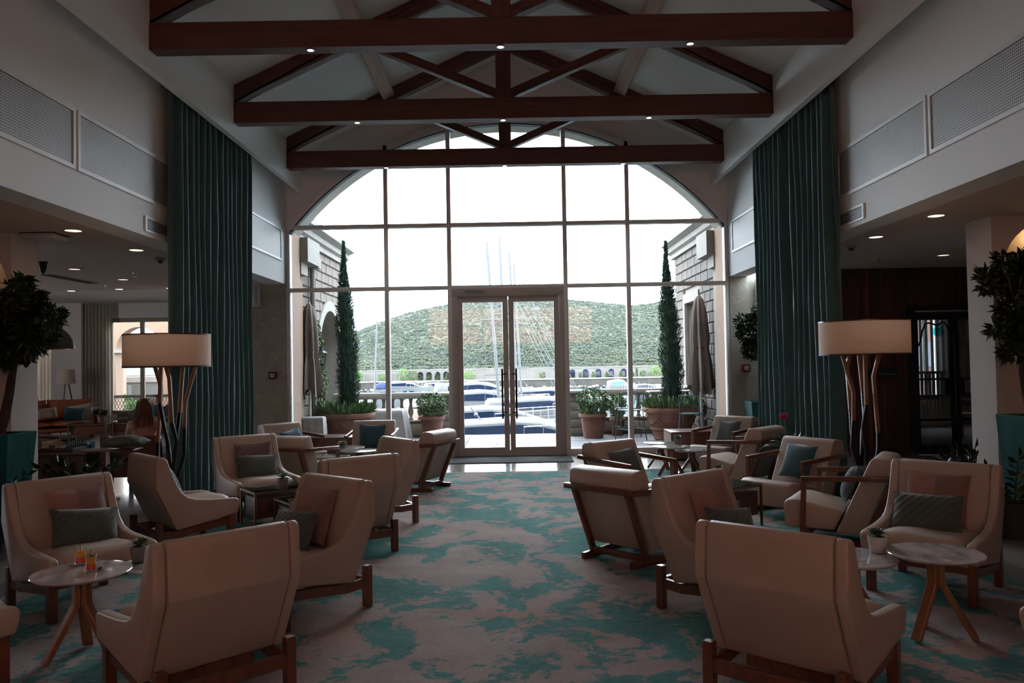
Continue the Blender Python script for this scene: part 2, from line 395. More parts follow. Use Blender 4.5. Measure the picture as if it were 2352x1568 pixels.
def leaves_mesh(name, P, D, L, Wd, fold=.25, rng=None, curl=.15):
    """many folded leaves: base points P, directions D, length L, width Wd"""
    rng = rng or np.random.default_rng(1); P = np.asarray(P, float); D = np.asarray(D, float); n = len(P)
    D = D/np.linalg.norm(D, axis=1, keepdims=True); L = np.broadcast_to(L, (n,))[:, None]; Wd = np.broadcast_to(Wd, (n,))[:, None]
    R = rng.normal(size=(n, 3)); A = np.cross(D, R); A /= np.linalg.norm(A, axis=1, keepdims=True); N = np.cross(A, D)
    v = np.empty((n, 4, 3)); v[:, 0] = P; v[:, 2] = P + D*L - N*L*curl
    mid = P + D*L*.45
    v[:, 1] = mid + A*Wd*.5 + N*Wd*fold; v[:, 3] = mid - A*Wd*.5 + N*Wd*fold
    me = bpy.data.meshes.new(name); me.vertices.add(4*n); me.vertices.foreach_set('co', v.ravel())
    i = np.arange(n)*4; tri = np.stack([i, i+1, i+2, i, i+2, i+3], 1).ravel()
    me.loops.add(6*n); me.loops.foreach_set('vertex_index', tri.astype(np.int32))
    me.polygons.add(2*n); me.polygons.foreach_set('loop_start', np.arange(0, 6*n, 3, dtype=np.int32))
    me.update(calc_edges=True); me.validate(); return me
def blob_points(rng, blobs, n):
    """points near the surface of ellipsoid clumps: [(centre, radii)]; outward directions"""
    P = []; D = []
    w = np.array([r[0]*r[2] for _, r in blobs]); w = w/w.sum()
    for (c, r), k in zip(blobs, rng.multinomial(n, w)):
        d = rng.normal(size=(k, 3)); d /= np.linalg.norm(d, axis=1, keepdims=True)
        rad = rng.uniform(.45, 1, size=(k, 1))**.5
        P.append(np.array(c) + d*rad*np.array(r)); D.append(d + rng.normal(size=(k, 3))*.6 + np.array([0, 0, -.35]))
    return np.concatenate(P), np.concatenate(D)
def pillow_mesh(name, w, h, t, n=14, pinch=.06, seed=0):
    """soft cushion: w wide (x), h tall (z), t thick (y), pinched corners and piping edge"""
    rng = np.random.default_rng(seed); vs = []; fs = []; idx = {}
    wob = rng.normal(size=8)*.012
    for side in (-1, 1):
        for i in range(n+1):
            for j in range(n+1):
                u, v = 2*i/n-1, 2*j/n-1; edge = i in (0, n) or j in (0, n)
                if side == 1 and edge: idx[side, i, j] = idx[-1, i, j]; continue
                k = (1-abs(u)**2.6)*(1-abs(v)**2.6)
                x = u*w/2*(1-pinch*(1-v*v)); z = v*h/2*(1-pinch*(1-u*u))
                y = side*t/2*max(k, 0)**.55 + wob[0]*u*u + wob[1]*v*u + wob[2]*math.sin(3*u+wob[3]*60)*.6
                idx[side, i, j] = len(vs); vs.append((x, y, z))
    for side in (-1, 1):
        for i in range(n):
            for j in range(n):
                q = (idx[side,i,j], idx[side,i+1,j], idx[side,i+1,j+1], idx[side,i,j+1])
                fs.append(q if side == -1 else q[::-1])
    m_ = MB(); m_.v = vs; m_.f = fs
    return m_.mesh(name, smooth=True, angle=80)
def text_obj(name, body, size, m, parent, loc, rot, extrude=.002, mirror=False, align='LEFT'):
    cu = bpy.data.curves.new(name, 'FONT'); cu.body = body; cu.size = size; cu.extrude = extrude; cu.align_x = align
    tmp = bpy.data.objects.new('tmp', cu); COL.objects.link(tmp)
    me = bpy.data.meshes.new_from_object(tmp.evaluated_get(bpy.context.evaluated_depsgraph_get()))
    bpy.data.objects.remove(tmp)
    if mirror:
        for v in me.vertices: v.co.x = -v.co.x
        me.flip_normals()
    me.name = name; me.materials.clear()
    return obj(name, me, m, parent, loc, 0, rot)

# ================================================================ THE HALL
HW, HT, YW = 3.70, 3.42, 13.30           # half width of the hall, inner face of the pelmets, plane of the glazing
ZS, ZT1, ZT2 = 2.92, 3.87, 2.82          # soffit over the side bays, transoms
AR, ARZ = 4.70, 0.95                     # arch radius and centre height (springs at 3.87)
ARZ = ZT1 - math.sqrt(AR*AR - HW*HW)     # centre so that the arch springs at the transom
APEX = ARZ + AR
def arch_z(x, r=AR): return ARZ + math.sqrt(max(r*r - x*x, 0))
RIDGE, EAVE = 6.72, 5.14                 # ceiling at the ridge and at the pelmet
def ceil_z(x): return RIDGE - (RIDGE-EAVE)*abs(x)/HT

# floor slab and tiles
fl = struct(MB().box(-14.3, 9.3, -5.3, 13.42, -.25, -.012).box(-14.3, -5.45, 13.42, 19.7, -.25, -.012).box(4.85, 11.3, 13.42, 18.0, -.25, -.012).box(9.3, 11.3, 12.4, 13.42, -.25, -.012).build('floor', 'grout'))
TS = .745
tile_me = MB().box(.002, TS-.002, .002, TS-.002, -.012, 0).mesh('tile')
def tiles(x0, nx, y0, ny, skip=None):
    for i in range(nx):
        for j in range(ny):
            x, y = x0+i*TS, y0+j*TS
            if skip and skip(x, y): continue
            obj('tile', tile_me, 'tile', fl, (x, y, 0))
tiles(-3.725, 10, 11.36, 2); tiles(-3.725, 10, 11.36+2*TS, 1, lambda x, y: False)
tiles(3.725, 7, 3.91, 12, lambda x, y: y > 12.0 and x < 4.2)
tiles(-3.725-8*TS, 8, 3.91, 12)
carpet = tag(MB().box(-3.46, 3.46, -4.6, 11.30, 0.001, .012).build('carpet', 'carpet'),
             'rosy grey wool carpet with streaky teal patches across the hall', 'carpet')

# side walls above the bays
for s, nm in ((-1, 'wall_left'), (1, 'wall_right')):
    struct(MB().box(*sorted((s*HW, s*(HW+.3))), -5, YW+.12, ZS, 6.2).build(nm, 'plaster'))
    t_ = struct(MB().box(*sorted((s*HT, s*(HT+.075))), -5, YW, 4.464, EAVE+.05).build('trim_1' if s < 0 else 'trim_2', 'plaster'))
# sloped ceiling
cg = MB()
cg.add([(-HW-.3, -5.2, ceil_z(HW+.3)), (0, -5.2, RIDGE), (HW+.3, -5.2, ceil_z(HW+.3)),
        (-HW-.3, YW+.9, ceil_z(HW+.3)), (0, YW+.9, RIDGE), (HW+.3, YW+.9, ceil_z(HW+.3)),
        (-HW-.3, -5.2, 7.2), (HW+.3, -5.2, 7.2), (-HW-.3, YW+.9, 7.2), (HW+.3, YW+.9, 7.2)],
       [(0,1,4,3), (1,2,5,4), (6,8,9,7), (0,6,7,2,1), (3,4,5,9,8), (0,3,8,6), (2,7,9,5)])
ceil_hall = struct(cg.build('ceiling', 'plaster'))
# gable wall with the arch cut out of it (thick, so the arch has a soffit outside)
g = MB(); N = 40; YO = 14.15
xs = [-HW + 2*HW*i/N for i in range(N+1)]
for y in (YW, YO):
    k = len(g.v)
    g.v += [(x, y, arch_z(x)) for x in xs] + [(x, y, 6.9) for x in xs]
    g.f += [(k+i, k+i+1, k+N+2+i, k+N+1+i) for i in range(N)]
g.f += [(i, i+1, 2*(N+1)+i+1, 2*(N+1)+i) for i in range(N)]
gw = struct(g.build('wall_window', 'plaster', smooth=True, angle=40))
sfm = MB(); sfm.loft([[(x*.9995, y, arch_z(x)-.006) for x in xs] for y in (YW+.121, YO+.002)], cap=False, close=False); sfm.build('arch_soffit', 'soffit_stone', gw, smooth=True)
for s, nm in ((-1, 'wall_window_pier_left'), (1, 'wall_window_pier_right')):
    struct(MB().box(*sorted((s*HW, s*(HW+.36))), YW+.12, YO, -.2, 6.9).build(nm, 'peach_render'))
# marble end walls beside the glazing
struct(MB().box(-5.6, -HW, YW-.04, YW+.12, -.01, ZS+.3).build('wall_marble_left', 'marble_wall'))
struct(MB().box(HW, 5.05, YW-.04, YW+.12, -.01, ZS+.3).build('wall_marble_right', 'marble_wall'))
# rear wall behind the photographer with its window band
BW = -5.0
rb = MB()
rb.box(-4.0, 4.0, BW-.3, BW, -.2, 2.25); rb.box(-4.0, 4.0, BW-.3, BW, 3.75, 7.2)
rb.box(-4.0, -3.3, BW-.3, BW, 2.25, 3.75); rb.box(3.3, 4.0, BW-.3, BW, 2.25, 3.75)
struct(rb.build('wall_back', 'plaster'))
rw = struct(MB().box(-3.3, 3.3, BW-.2, BW-.12, 2.25, 2.31).build('window_2', 'frame_alu'))
for x in (-3.27, -2.2, -1.1, 0, 1.1, 2.2, 3.27):
    MB().box(x-.04, x+.04, BW-.22, BW-.1, 2.31, 3.75).build('mullion', 'frame_alu', rw)
for z in (3.02,): MB().box(-3.3, 3.3, BW-.21, BW-.11, z-.035, z+.035).build('transom', 'frame_alu', rw)
for i in range(6):
    x = -3.25+1.09*i
    MB().box(x-.045, x+1.045, BW-.28, BW-.275, 2.25, 3.75).build('blind', 'peach_blind', rw)

# ---------------------------------------------------------------- great window
win = struct(MB().box(-HW, HW, YW-.02, YW+.12, 0, .10).build('window_1', 'frame_alu', bevel=.006))
MX = (-2.021, -.969, .969, 2.021)
for i, x in enumerate(MX):
    MB().box(x-.035, x+.035, YW-.05, YW+.12, .10, arch_z(x)+.01).build('mullion', 'frame_alu', win, bevel=.004)
for s in (-1, 1):
    MB().box(*sorted((s*HW, s*(HW-.06))), YW-.03, YW+.12, .10, ZT1).build('jamb', 'frame_white', win, bevel=.004)
ed = [-HW] + list(MX) + [HW]
for z in (ZT1, ZT2):
    for a, b_ in zip(ed[:-1], ed[1:]):
        MB().box(a+.035, b_-.035, YW-.04, YW+.11, z-.03, z+.03).build('transom', 'frame_alu', win, bevel=.004)
# arch frame, its dark gasket and the panes
def band(name, r0, r1, y0, y1, m):
    q = MB(); n_ = 48; x1 = math.sqrt(max(r0*r0-(ZT1-ARZ)**2, 0))
    rings = []
    a0 = math.acos(min(1, HW/r1))
    for i in range(n_+1):
        a = a0 + (PI-2*a0)*i/n_
        rings.append([(r*math.cos(a), y, ARZ+r*math.sin(a)) for r, y in ((r0, y0), (r1, y0), (r1, y1), (r0, y1))])
    q.loft(rings); return q.build(name, m, win, smooth=True)
band('arch_frame', AR-.10, AR+.005, YW-.05, YW+.12, 'frame_alu')
band('gasket', AR-.115, AR-.10, YW-.02, YW+.12, 'rubber')
def pane_poly(poly): MB().prism(poly, YW+.03, YW+.042, 'y').build('pane', 'window_glass', win)
for i in range(5):
    a, b_ = ed[i]+.03, ed[i+1]-.03
    top = [(b_-(b_-a)*k/10, min(arch_z(b_-(b_-a)*k/10, AR-.1), 9)) for k in range(11)]
    top = [(x, max(z, ZT1+.03)) for x, z in top]
    pane_poly([(a, ZT1+.028), (b_, ZT1+.028)] + top)
    pane_poly([(a, ZT2+.028), (b_, ZT2+.028), (b_, ZT1-.028), (a, ZT1-.028)])
    if i != 2: pane_poly([(a, .09), (b_, .09), (b_, ZT2-.028), (a, ZT2-.028)])
# glazed double door
door = struct(MB().box(-.935, .935, YW-.05, YW+.1, ZT2-.16, ZT2-.032).build('door_1', 'frame_door', bevel=.004))
for s in (-1, 1): MB().box(*sorted((s*.935, s*.85)), YW-.05, YW+.1, 0.0, ZT2-.16).build('door_frame', 'frame_door', door, bevel=.004)
MB().box(-.30, .02, YW-.08, YW-.05, ZT2-.10, ZT2-.055).build('door_closer', 'grey_plastic', door, bevel=.004, loc=(-.42, 0, 0))
for s in (-1, 1):
    x0, x1 = .006, .846
    def R(a, b_): return sorted((s*a, s*b_))
    lf = MB()
    lf.box(*R(x0, x0+.085), YW-.03, YW+.045, .01, ZT2-.165); lf.box(*R(x1-.085, x1), YW-.03, YW+.045, .01, ZT2-.165)
    lf.box(*R(x0+.085, x1-.085), YW-.03, YW+.045, .01, .145); lf.box(*R(x0+.085, x1-.085), YW-.03, YW+.045, ZT2-.255, ZT2-.165)
    leaf = lf.build('door_leaf', 'frame_door', door)
    MB().box(*R(x0+.08, x1-.08), YW+.0, YW+.012, .14, ZT2-.25).build('glass_panel', 'window_glass', leaf)
    h = MB(); hx = s*.115
    h.tube([(hx, YW-.10, .62), (hx, YW-.10, 1.45)], .017, 10)
    for z in (.72, 1.36): h.tube([(s*.05, YW-.03, z), (hx, YW-.10, z)], .009, 8)
    h.build('handle', 'black_metal', leaf, smooth=True)
    MB().box(*R(.03, .06), YW-.042, YW-.03, .86, .92).build('lock', 'grey_plastic', leaf)
    if s > 0:
        p = at_y(1210, 906, YW-.002)
        text_obj('lettering', 'THE CHEDI', .045, 'frosted_letters', leaf, (p.x+.14, YW-.004, p.z), (PI/2, 0, 0), .001, mirror=True)
tag(MB().box(-.95, .98, 12.32, 13.18, .001, .012).build('doormat', 'mat_fibre', bevel=.003),
    'charcoal doormat lying in front of the glass double door', 'doormat')

# ---------------------------------------------------------------- roof trusses
def truss(y, label):
    t = thing('roof_truss', label, 'roof truss', (0, y, 4.6435), 0, 'timber roof trusses')
    L = HT; T = .09; D = .265; pit = (RIDGE-EAVE)/HT
    MB().box(-L, L, -T, T, 0, D).build('tie_beam', 'timber', t, bevel=.006, seg=1)
    for s in (-1, 1):
        zt = ceil_z(L)-4.6435-.01; z1 = ceil_z(0)-4.6435-.01; dp = .21
        zb = D
        xk = L-(zt-(-dp)-D)/1.0
        # rafter: follows the slope, foot cut on the tie beam, head cut plumb at the king post
        x_foot = L-.001; poly = [(s*x_foot, D), (s*x_foot, zt), (s*.05, zt+pit*(L-.05)), (s*.05, zt+pit*(L-.05)-dp),
                                 (s*(L-(D-zt+dp)/pit), D)]
        MB().prism(poly, -.075, .075, 'y').build('rafter', 'timber', t, bevel=.005, seg=1)
        xm = 1.78; zm = zt+pit*(L-xm)-dp*.95
        MB().bar((s*.08, 0, D+.06), (s*xm, 0, zm), .11, .13, (0, 1, 0)).build('strut', 'timber', t, bevel=.004, seg=1)
    MB().box(-.095, .095, -.085, .085, D, ceil_z(0)-4.6435-.02).build('king_post', 'timber_post', t, bevel=.005, seg=1)
    return t
TY = [7.6476+2.3576*i+.09 for i in range(3)]
truss(TY[0], 'timber roof truss farthest from the window wall')
truss(TY[1], 'timber roof truss second from the window wall')
truss(TY[2], 'timber roof truss nearest the window wall')
for s in (-1, 1):
    x = s*1.86; z = ceil_z(1.86)
    a = math.atan((RIDGE-EAVE)/HT)*s
    tag(MB().box(-.10, .10, TY[0]-1.5, YW, -.14, -.01).build('purlin', 'timber_light', bevel=.004, seg=1, loc=(x, 0, z), rot=(0, a, 0)),
        'pale timber purlin running along the %s slope of the ceiling' % ('lounge-side' if s < 0 else 'restaurant-side'), 'purlin')
sp_ring = MB().lathe([(.030, 0), (.040, 0), (.042, -.006), (.030, -.008), (.030, 0)], 20).mesh('ring', smooth=True)
sp_bulb = MB().lathe([(.0005, -.003), (.030, -.003), (.030, -.001), (.0005, -.001)], 20, cap=False).mesh('bulb')
names_t = ['truss farthest from the window', 'middle truss', 'truss nearest the window']
for i, y in enumerate(TY):
    for x, w_ in ((-1.86, 'lounge-side part'), (0, 'middle'), (1.86, 'restaurant-side part')):
        t = thing('spotlight', 'small lit spotlight set under the %s of the %s' % (w_, names_t[i]), 'spotlight', (x-.01, y-.02, 4.643), 0, 'spotlights under the truss beams')
        ring_ = obj('ring', sp_ring, 'chrome', t); bulb_ = obj('bulb', sp_bulb, 'spot_glow', t)
        li = bpy.data.lights.new('spotlight_beam', 'SPOT'); li.energy = 26; li.color = (1, .92, .84); li.spot_size = math.radians(95); li.spot_blend = .8; li.shadow_soft_size = .03
        lo = bpy.data.objects.new('spotlight_beam', li); COL.objects.link(lo); lo.location = (x-.01, y-.02, 4.63)

# ---------------------------------------------------------------- air grilles in the upper walls
def grille(s, y0, y1, label):
    x = s*HW; t = thing('air_grille', label, 'air grille', (x-s*.0, (y0+y1)/2, 3.28), 0, 'perforated air grilles')
    L = (y1-y0)/2; H = .53; f = .035
    q = lambda a, b_: sorted((-s*a, -s*b_))
    MB().box(*q(.002, .008), -L+f, L-f, f, H-f).build('perforated_sheet', 'perforated', t)
    fr = MB().box(*q(0, .018), -L, L, 0, f); fr.box(*q(0, .018), -L, L, H-f, H)
    fr.box(*q(0, .018), -L, -L+f, f, H-f); fr.box(*q(0, .018), L-f, L, f, H-f)
    fr.build('frame', 'frame_white', t)
for s, side in ((-1, 'lounge-side'), (1, 'restaurant-side')):
    grille(s, 4.95, 6.83, 'long perforated air grille on the %s wall, far from the window' % side)
    grille(s, 6.87, 8.75, 'long perforated air grille on the %s wall beside the curtains' % side)
    grille(s, 11.1, 13.0, 'perforated air grille on the %s wall between curtain and window' % side)
    t = thing('wall_vent', 'small white framed slot vent low on the %s upper wall by the curtain' % side, 'vent', (s*HW, 8.46, 2.965), 0)
    q = lambda a, b_: sorted((-s*a, -s*b_))
    fr = MB().box(*q(0, .016), -.32, .32, 0, .022); fr.box(*q(0, .016), -.32, .32, .138, .16)
    fr.box(*q(0, .016), -.32, -.285, .022, .138); fr.box(*q(0, .016), .285, .32, .022, .138); fr.build('frame', 'frame_white', t)
    MB().box(*q(.001, .004), -.29, .29, .02, .14).build('backing', 'grey_plastic', t)
    for k in range(5): MB().box(*q(.004, .012), -.285, .285, .034+k*.022, .040+k*.022).build('slat', 'grey_plastic', t)

# ---------------------------------------------------------------- teal curtains
def curtain(s, y0, y1, folds, label, seed, z1=4.75, x=3.585, amp=.07, m='curtain_teal', nm='curtain', z0=.008, cat='curtain', fl_=1.0):
    rng = random.Random(seed); n_ = folds*16; rings = []; zs = [z0, .4, 1.2, 2.2, 3.2, z1-.5, z1-.14, z1-.10, z1-.02, z1]
    ph = [rng.uniform(-.25, .25) for _ in range(folds+2)]; am = [rng.uniform(.65, 1.15) for _ in range(folds+2)]
    q = MB()
    for z in zs:
        row = []
        for i in range(n_+1):
            u = i/n_; k = u*folds; j = int(min(k, folds-1e-6)); w_ = am[j]*(1-(k-j)) + am[j+1]*(k-j)
            tz = (z-z0)/(z1-z0); tight = .55 if z > z1-.12 else 1
            off = math.sin(2*PI*k + ph[j]*2 + .5*math.sin(z*1.1+j))*amp*w_*tight + .012*math.sin(7*k+z*2)
            spread = 1 + .03*(1-tz) - .03*math.exp(-((z-(z1-.10))/.06)**2)
            row.append((s*(x+off*.95), (y0+y1)/2 + (u-.5)*(y1-y0)*spread, z))
        rings.append(row)
    q.loft(rings, cap=False, close=False)
    me = q.mesh(nm, smooth=True, angle=85); o_ = obj(nm, me, m)
    md = o_.modifiers.new('thick', 'SOLIDIFY'); md.thickness = .004
    return tag(o_, label, cat)
curtain(-1, 8.52, 9.72, 7, 'teal velvet curtain on the lounge-side wall, stack nearer the big grille', 3)
curtain(-1, 9.80, 11.02, 7, 'teal velvet curtain on the lounge-side wall, stack nearer the window', 4)
curtain(1, 8.62, 9.86, 7, 'teal velvet curtain on the restaurant-side wall, stack nearer the big grille', 5)
curtain(1, 10.12, 11.32, 7, 'teal velvet curtain on the restaurant-side wall, stack nearer the window', 6)

# ================================================================ SIDE BAYS
# left bay and lounge
struct(MB().box(-14.3, -HW-.3, BW, 13.77, ZS, ZS+.3).build('ceiling_left_bay', 'ceiling_lamplit'))
struct(MB().box(-14.3, -5.45, 13.77, 19.7, 3.16, 3.4).build('ceiling_lounge', 'plaster_warm'))
lsw = MB().box(-14.3, -14.0, BW, 11.0, -.2, 3.4).box(-14.3, -14.0, 13.0, 19.7, -.2, 3.4).box(-14.3, -14.0, 11.0, 13.0, -.2, .7).box(-14.3, -14.0, 11.0, 13.0, 2.75, 3.4)
struct(lsw.build('wall_lounge_side', 'plaster_warm'))
sw_ = struct(MB().box(-14.2, -14.1, 11.0, 13.0, .7, .76).build('window_6', 'frame_alu'))  # unseen opening, added to brighten the lounge
for y in (11.04, 12.0, 12.96): MB().box(-14.2, -14.1, y-.04, y+.04, .76, 2.75).build('mullion', 'frame_alu', sw_)
portal('lounge_side_portal', (-13.98, 12.0, 1.7), (0, -PI/2, 0), 2.0, 2.0)
struct(MB().box(-5.6, -5.45, YW+.12, 19.7, -.2, 3.4).build('wall_lounge_partition', 'plaster_warm'))
struct(MB().box(-14.3, -4.0, BW-.3, BW, -.2, 3.3).build('wall_back_left', 'plaster_warm'))
LY = 19.4
WL = [(-11.75, -10.75), (-9.80, -7.35)]                     # two windows in the far wall of the lounge
lw = MB().box(-14.0, -5.6, LY, LY+.28, -.2, .47).box(-14.0, -5.6, LY, LY+.28, 2.80, 3.16)
for a, b_ in ((-14.0, -11.75), (-10.75, -9.80), (-7.35, -5.6)): lw.box(a, b_, LY, LY+.28, .47, 2.80)
struct(lw.build('wall_lounge_end', 'plaster_warm'))
for k, (a, b_) in enumerate(WL):
    w_ = struct(MB().box(a, b_, LY+.04, LY+.14, .47, .55).build('window_%d' % (k+3), 'beige_cloth'))
    MB().box(a, b_, LY+.04, LY+.14, 2.70, 2.80).build('head', 'beige_cloth', w_)
    ms = [a+.04, b_-.04] + ([-9.80+.82] if k else [])
    if k: ms.append(-9.80+1.64)
    for x in ms: MB().box(x-.045, x+.045, LY+.05, LY+.13, .55, 2.70).build('mullion', 'beige_cloth', w_)
    ms = sorted(ms)
    for p_, q_ in zip(ms[:-1], ms[1:]): MB().box(p_+.04, q_-.04, LY+.08, LY+.09, .55, 2.70).build('pane', 'window_glass', w_)
# column and pilaster of the lounge end wall
struct(MB().box(-11.02, -10.30, LY-.25, LY, 0, 3.16).build('wall_lounge_pilaster', 'plaster_warm'))
def sheer(x0, x1, y, label, seed):
    rng = random.Random(seed); n_ = 90; rings = []; f_ = (x1-x0)/.085
    for z in (.02, .8, 1.6, 2.4, 3.0, 3.14):
        rings.append([(x0+(x1-x0)*i/n_, y + .035*math.sin(2*PI*f_*i/n_+.4*math.sin(z+i*.13)) , z) for i in range(n_+1)])
    return tag(MB().loft(rings, cap=False, close=False).build('sheer_curtain', 'sheer_cloth', smooth=True, angle=85), label, 'curtain')
sheer(-10.30, -9.62, LY-.16, 'wide cream sheer curtain beside the lounge window with the arch view', 2)
sheer(-11.40, -11.04, LY-.16, 'narrow cream sheer curtain behind the white tripod lamp', 5)
# piers with lit arched niches
def pier(s, nm):
    q = MB(); x0, x1, xr = (4.89 if s < 0 else 4.82), 4.93, 5.89; yf, yb = 7.86, 8.30; cxn, r, zsn = 5.41, .48, 2.38
    def B(a, b_, *r_): q.box(*sorted((s*a, s*b_)), *r_)
    B(x0, x1, yf, yb, 0, ZS); B(xr, 7.0, yf, yb, 0, ZS); B(x1, xr, yb-.12, yb, 0, ZS)
    n_ = 20
    pts = [(cxn + r*math.cos(PI*i/n_), zsn + r*math.sin(PI*i/n_)) for i in range(n_+1)]
    for (xa, za), (xb, zb) in zip(pts[:-1], pts[1:]):
        for y in (yf, yb-.12):
            q.add([(s*xa, y, za), (s*xb, y, zb), (s*xb, y, ZS), (s*xa, y, ZS)], [(0, 1, 2, 3)])
        q.add([(s*xa, yf, za), (s*xb, yf, zb), (s*xb, yb-.12, zb), (s*xa, yb-.12, za)], [(0, 1, 2, 3)])
    struct(q.build(nm, 'plaster_warm'))
    pl = bpy.data.lights.new('niche_light', 'POINT'); pl.energy = 1.2 if s > 0 else .5; pl.color = (1, .62, .25); pl.shadow_soft_size = .04
    lo = bpy.data.objects.new('niche_light', pl); COL.objects.link(lo); lo.location = (s*cxn, yf+.2, zsn+r-.12)
pier(-1, 'wall_pier_left'); pier(1, 'wall_pier_right')
# right bay, wood wall, restaurant behind it
RY = 12.40
struct(MB().box(HW+.3, 9.3, BW, RY+.1, ZS, ZS+.3).build('ceiling_right_bay', 'ceiling_lamplit'))
struct(MB().box(9.0, 9.3, BW, RY+.15, -.2, 3.2).build('wall_right_bay_side', 'plaster_warm'))
struct(MB().box(11.0, 11.3, RY+.03, 18.0, -.2, 3.1).box(9.3, 11.0, RY+.03, RY+.15, -.2, 3.1).build('wall_restaurant_side', 'plaster_warm'))
struct(MB().box(4.0, 9.3, BW-.3, BW, -.2, 3.3).build('wall_back_right', 'plaster_warm'))
D0, D1, DZ = 6.235, 7.95, 2.30                              # opening of the restaurant door
ww = MB().box(4.95, D0, RY+.03, RY+.15, -.01, ZS).box(D1, 9.0, RY+.03, RY+.15, -.01, ZS).box(D0, D1, RY+.03, RY+.15, DZ, ZS)
ww.box(4.95, 5.05, RY+.15, YW-.04, -.01, ZS)
wood = struct(ww.build('wall_wood', 'walnut_dark'))
rng = random.Random(8); x = 4.96; sl_me = {}
while x < D0-.02:
    w_ = rng.choice((.022, .034, .046, .06)); w_ = min(w_, D0-.005-x)
    if w_ < .01: break
    d_ = rng.choice((.010, .018, .026))
    key = (w_, d_)
    if key not in sl_me: sl_me[key] = MB().box(0, w_-.004, -d_, 0, 0.10, ZS-.005).mesh('slat')
    me = sl_me[key]; o_ = bpy.data.objects.new('slat', me); COL.objects.link(o_); o_.parent = wood; o_.location = (x, RY+.03, 0)
    if not me.materials: me.materials.append(MATS[rng.choice(('timber_slat', 'timber_slat', 'timber_slat2'))])
    x += w_
x = D0
while x < D1-.02:
    w_ = rng.choice((.034, .046, .06)); w_ = min(w_, D1-x); o_ = MB().box(0, w_-.004, -rng.choice((.010, .018)), 0, DZ+.02, ZS-.005).build('slat', 'timber_slat', wood, loc=(x, RY+.03, 0)); x += w_
MB().box(4.96, D0, RY-.005, RY+.03, 0, .10).build('skirting', 'walnut_dark', wood)
rd = struct(MB().box(D0, D1, RY-.03, RY+.12, DZ-.09, DZ).build('door_2', 'black_paint'))
MB().box(D0, D0+.09, RY-.03, RY+.12, 0, DZ-.09).build('door_frame', 'black_paint', rd)
MB().box(D1-.09, D1, RY-.03, RY+.12, 0, DZ-.09).build('door_frame', 'black_paint', rd)
MB().box(D0+.1, D1-.1, RY-.035, RY-.03, DZ-.075, DZ-.06).build('light_strip', 'white_plastic', rd)
DM = 6.95
for a, b_, s in ((D0+.095, DM-.004, 1), (DM+.004, D1-.095, -1)):
    q = MB(); q.box(a, a+.055, RY, RY+.05, .01, DZ-.095); q.box(b_-.055, b_, RY, RY+.05, .01, DZ-.095)
    for z0, z1 in ((.01, .16), (.52, .57), (.90, .93), (1.16, 1.19), (DZ-.20, DZ-.095)): q.box(a+.055, b_-.055, RY, RY+.05, z0, z1)
    lf = q.build('door_leaf', 'black_paint', rd)
    MB().box(a+.05, b_-.05, RY+.022, RY+.03, .15, DZ-.19).build('glass_panel', 'clear_glass', lf)
    xl = b_-.13 if s > 0 else a+.0
    MB().box(xl, xl+.13, RY-.012, RY+.06, .93, 1.16).build('lock_plate', 'black_paint', lf)
    hx = b_-.028 if s > 0 else a+.028
    MB().tube([(hx, RY-.05, .6), (hx, RY-.05, 1.9)], .012, 8).build('handle', 'black_metal', lf, smooth=True)
sg = at_y(2013, 858, RY-.01)
sgn = thing('restaurant_sign', 'black plate reading RESTAURANT on the dark wood wall', 'sign', (sg.x, RY-.03, sg.z-.08))
MB().box(-.14, .32, -.012, .030, 0, .16).build('plate', 'black_paint', sgn)
ta = text_obj('lettering', 'R', .054, 'sign_letters', sgn, (.030, -.013, .058), (PI/2, 0, 0), .001)
tb = text_obj('lettering', 'ESTAURANT', .041, 'sign_letters', sgn, (.066, -.013, .058), (PI/2, 0, 0), .001)
# restaurant room
struct(MB().box(5.05, 11.0, RY+.15, 18.0, 2.92, 3.1).build('ceiling_restaurant', 'plaster_warm'))
rwl = MB().box(5.05, 8.7, 17.8, 18.0, -.2, 2.92).box(9.62, 11.0, 17.8, 18.0, -.2, 2.92).box(8.7, 9.62, 17.8, 18.0, -.2, .55).box(8.7, 9.62, 17.8, 18.0, 2.62, 2.92)
rwl.box(4.85, 5.05, RY+.15, 18.0, -.2, 2.92)
struct(rwl.build('wall_restaurant', 'plaster_warm'))
rwin = struct(MB().box(8.7, 9.62, 17.86, 17.94, .55, .62).build('window_5', 'black_paint'))
for x in (8.73, 9.30, 9.59): MB().box(x-.03, x+.03, 17.86, 17.94, .62, 2.62).build('mullion', 'frame_alu', rwin)
for a, b_ in ((8.76, 9.27), (9.33, 9.56)): MB().box(a, b_, 17.9, 17.905, .62, 2.62).build('pane', 'window_glass', rwin)
bb_ = thing('brick_building', 'red brick building with dark windows seen through the restaurant window', 'building', (12.2, 24.0, -1.0))
MB().box(-2.6, 2.6, 0, 2, 0, 4.9).build('wall', 'brick_red', bb_)
for z in (2.2, 3.7):
    for x in (-2.0, -.9, .2, 1.3): MB().box(x-.28, x+.28, -.04, .02, z, z+.75).build('window', 'boat_glass', bb_)
MB().box(-2.7, 2.7, -.1, 0, 4.9, 5.05).build('cornice', 'lime_stone', bb_)
scr = thing('slatted_screen', 'white vertical slat screen behind the restaurant door glass', 'screen', (0, 0, 0))
p0, p1 = at_y(2112, 960, 15.2), at_y(2186, 960, 15.2); zt_, zb_ = at_y(2150, 858, 15.2).z, at_y(2150, 970, 15.2).z
sm = MB().box(-.022, .022, 0, .015, zb_, zt_).mesh('slat')
k_ = int((p1.x-p0.x)/.075)
for i in range(k_+1): obj('slat', sm, 'blind_white', scr, (p0.x+i*.075, 15.2, 0))
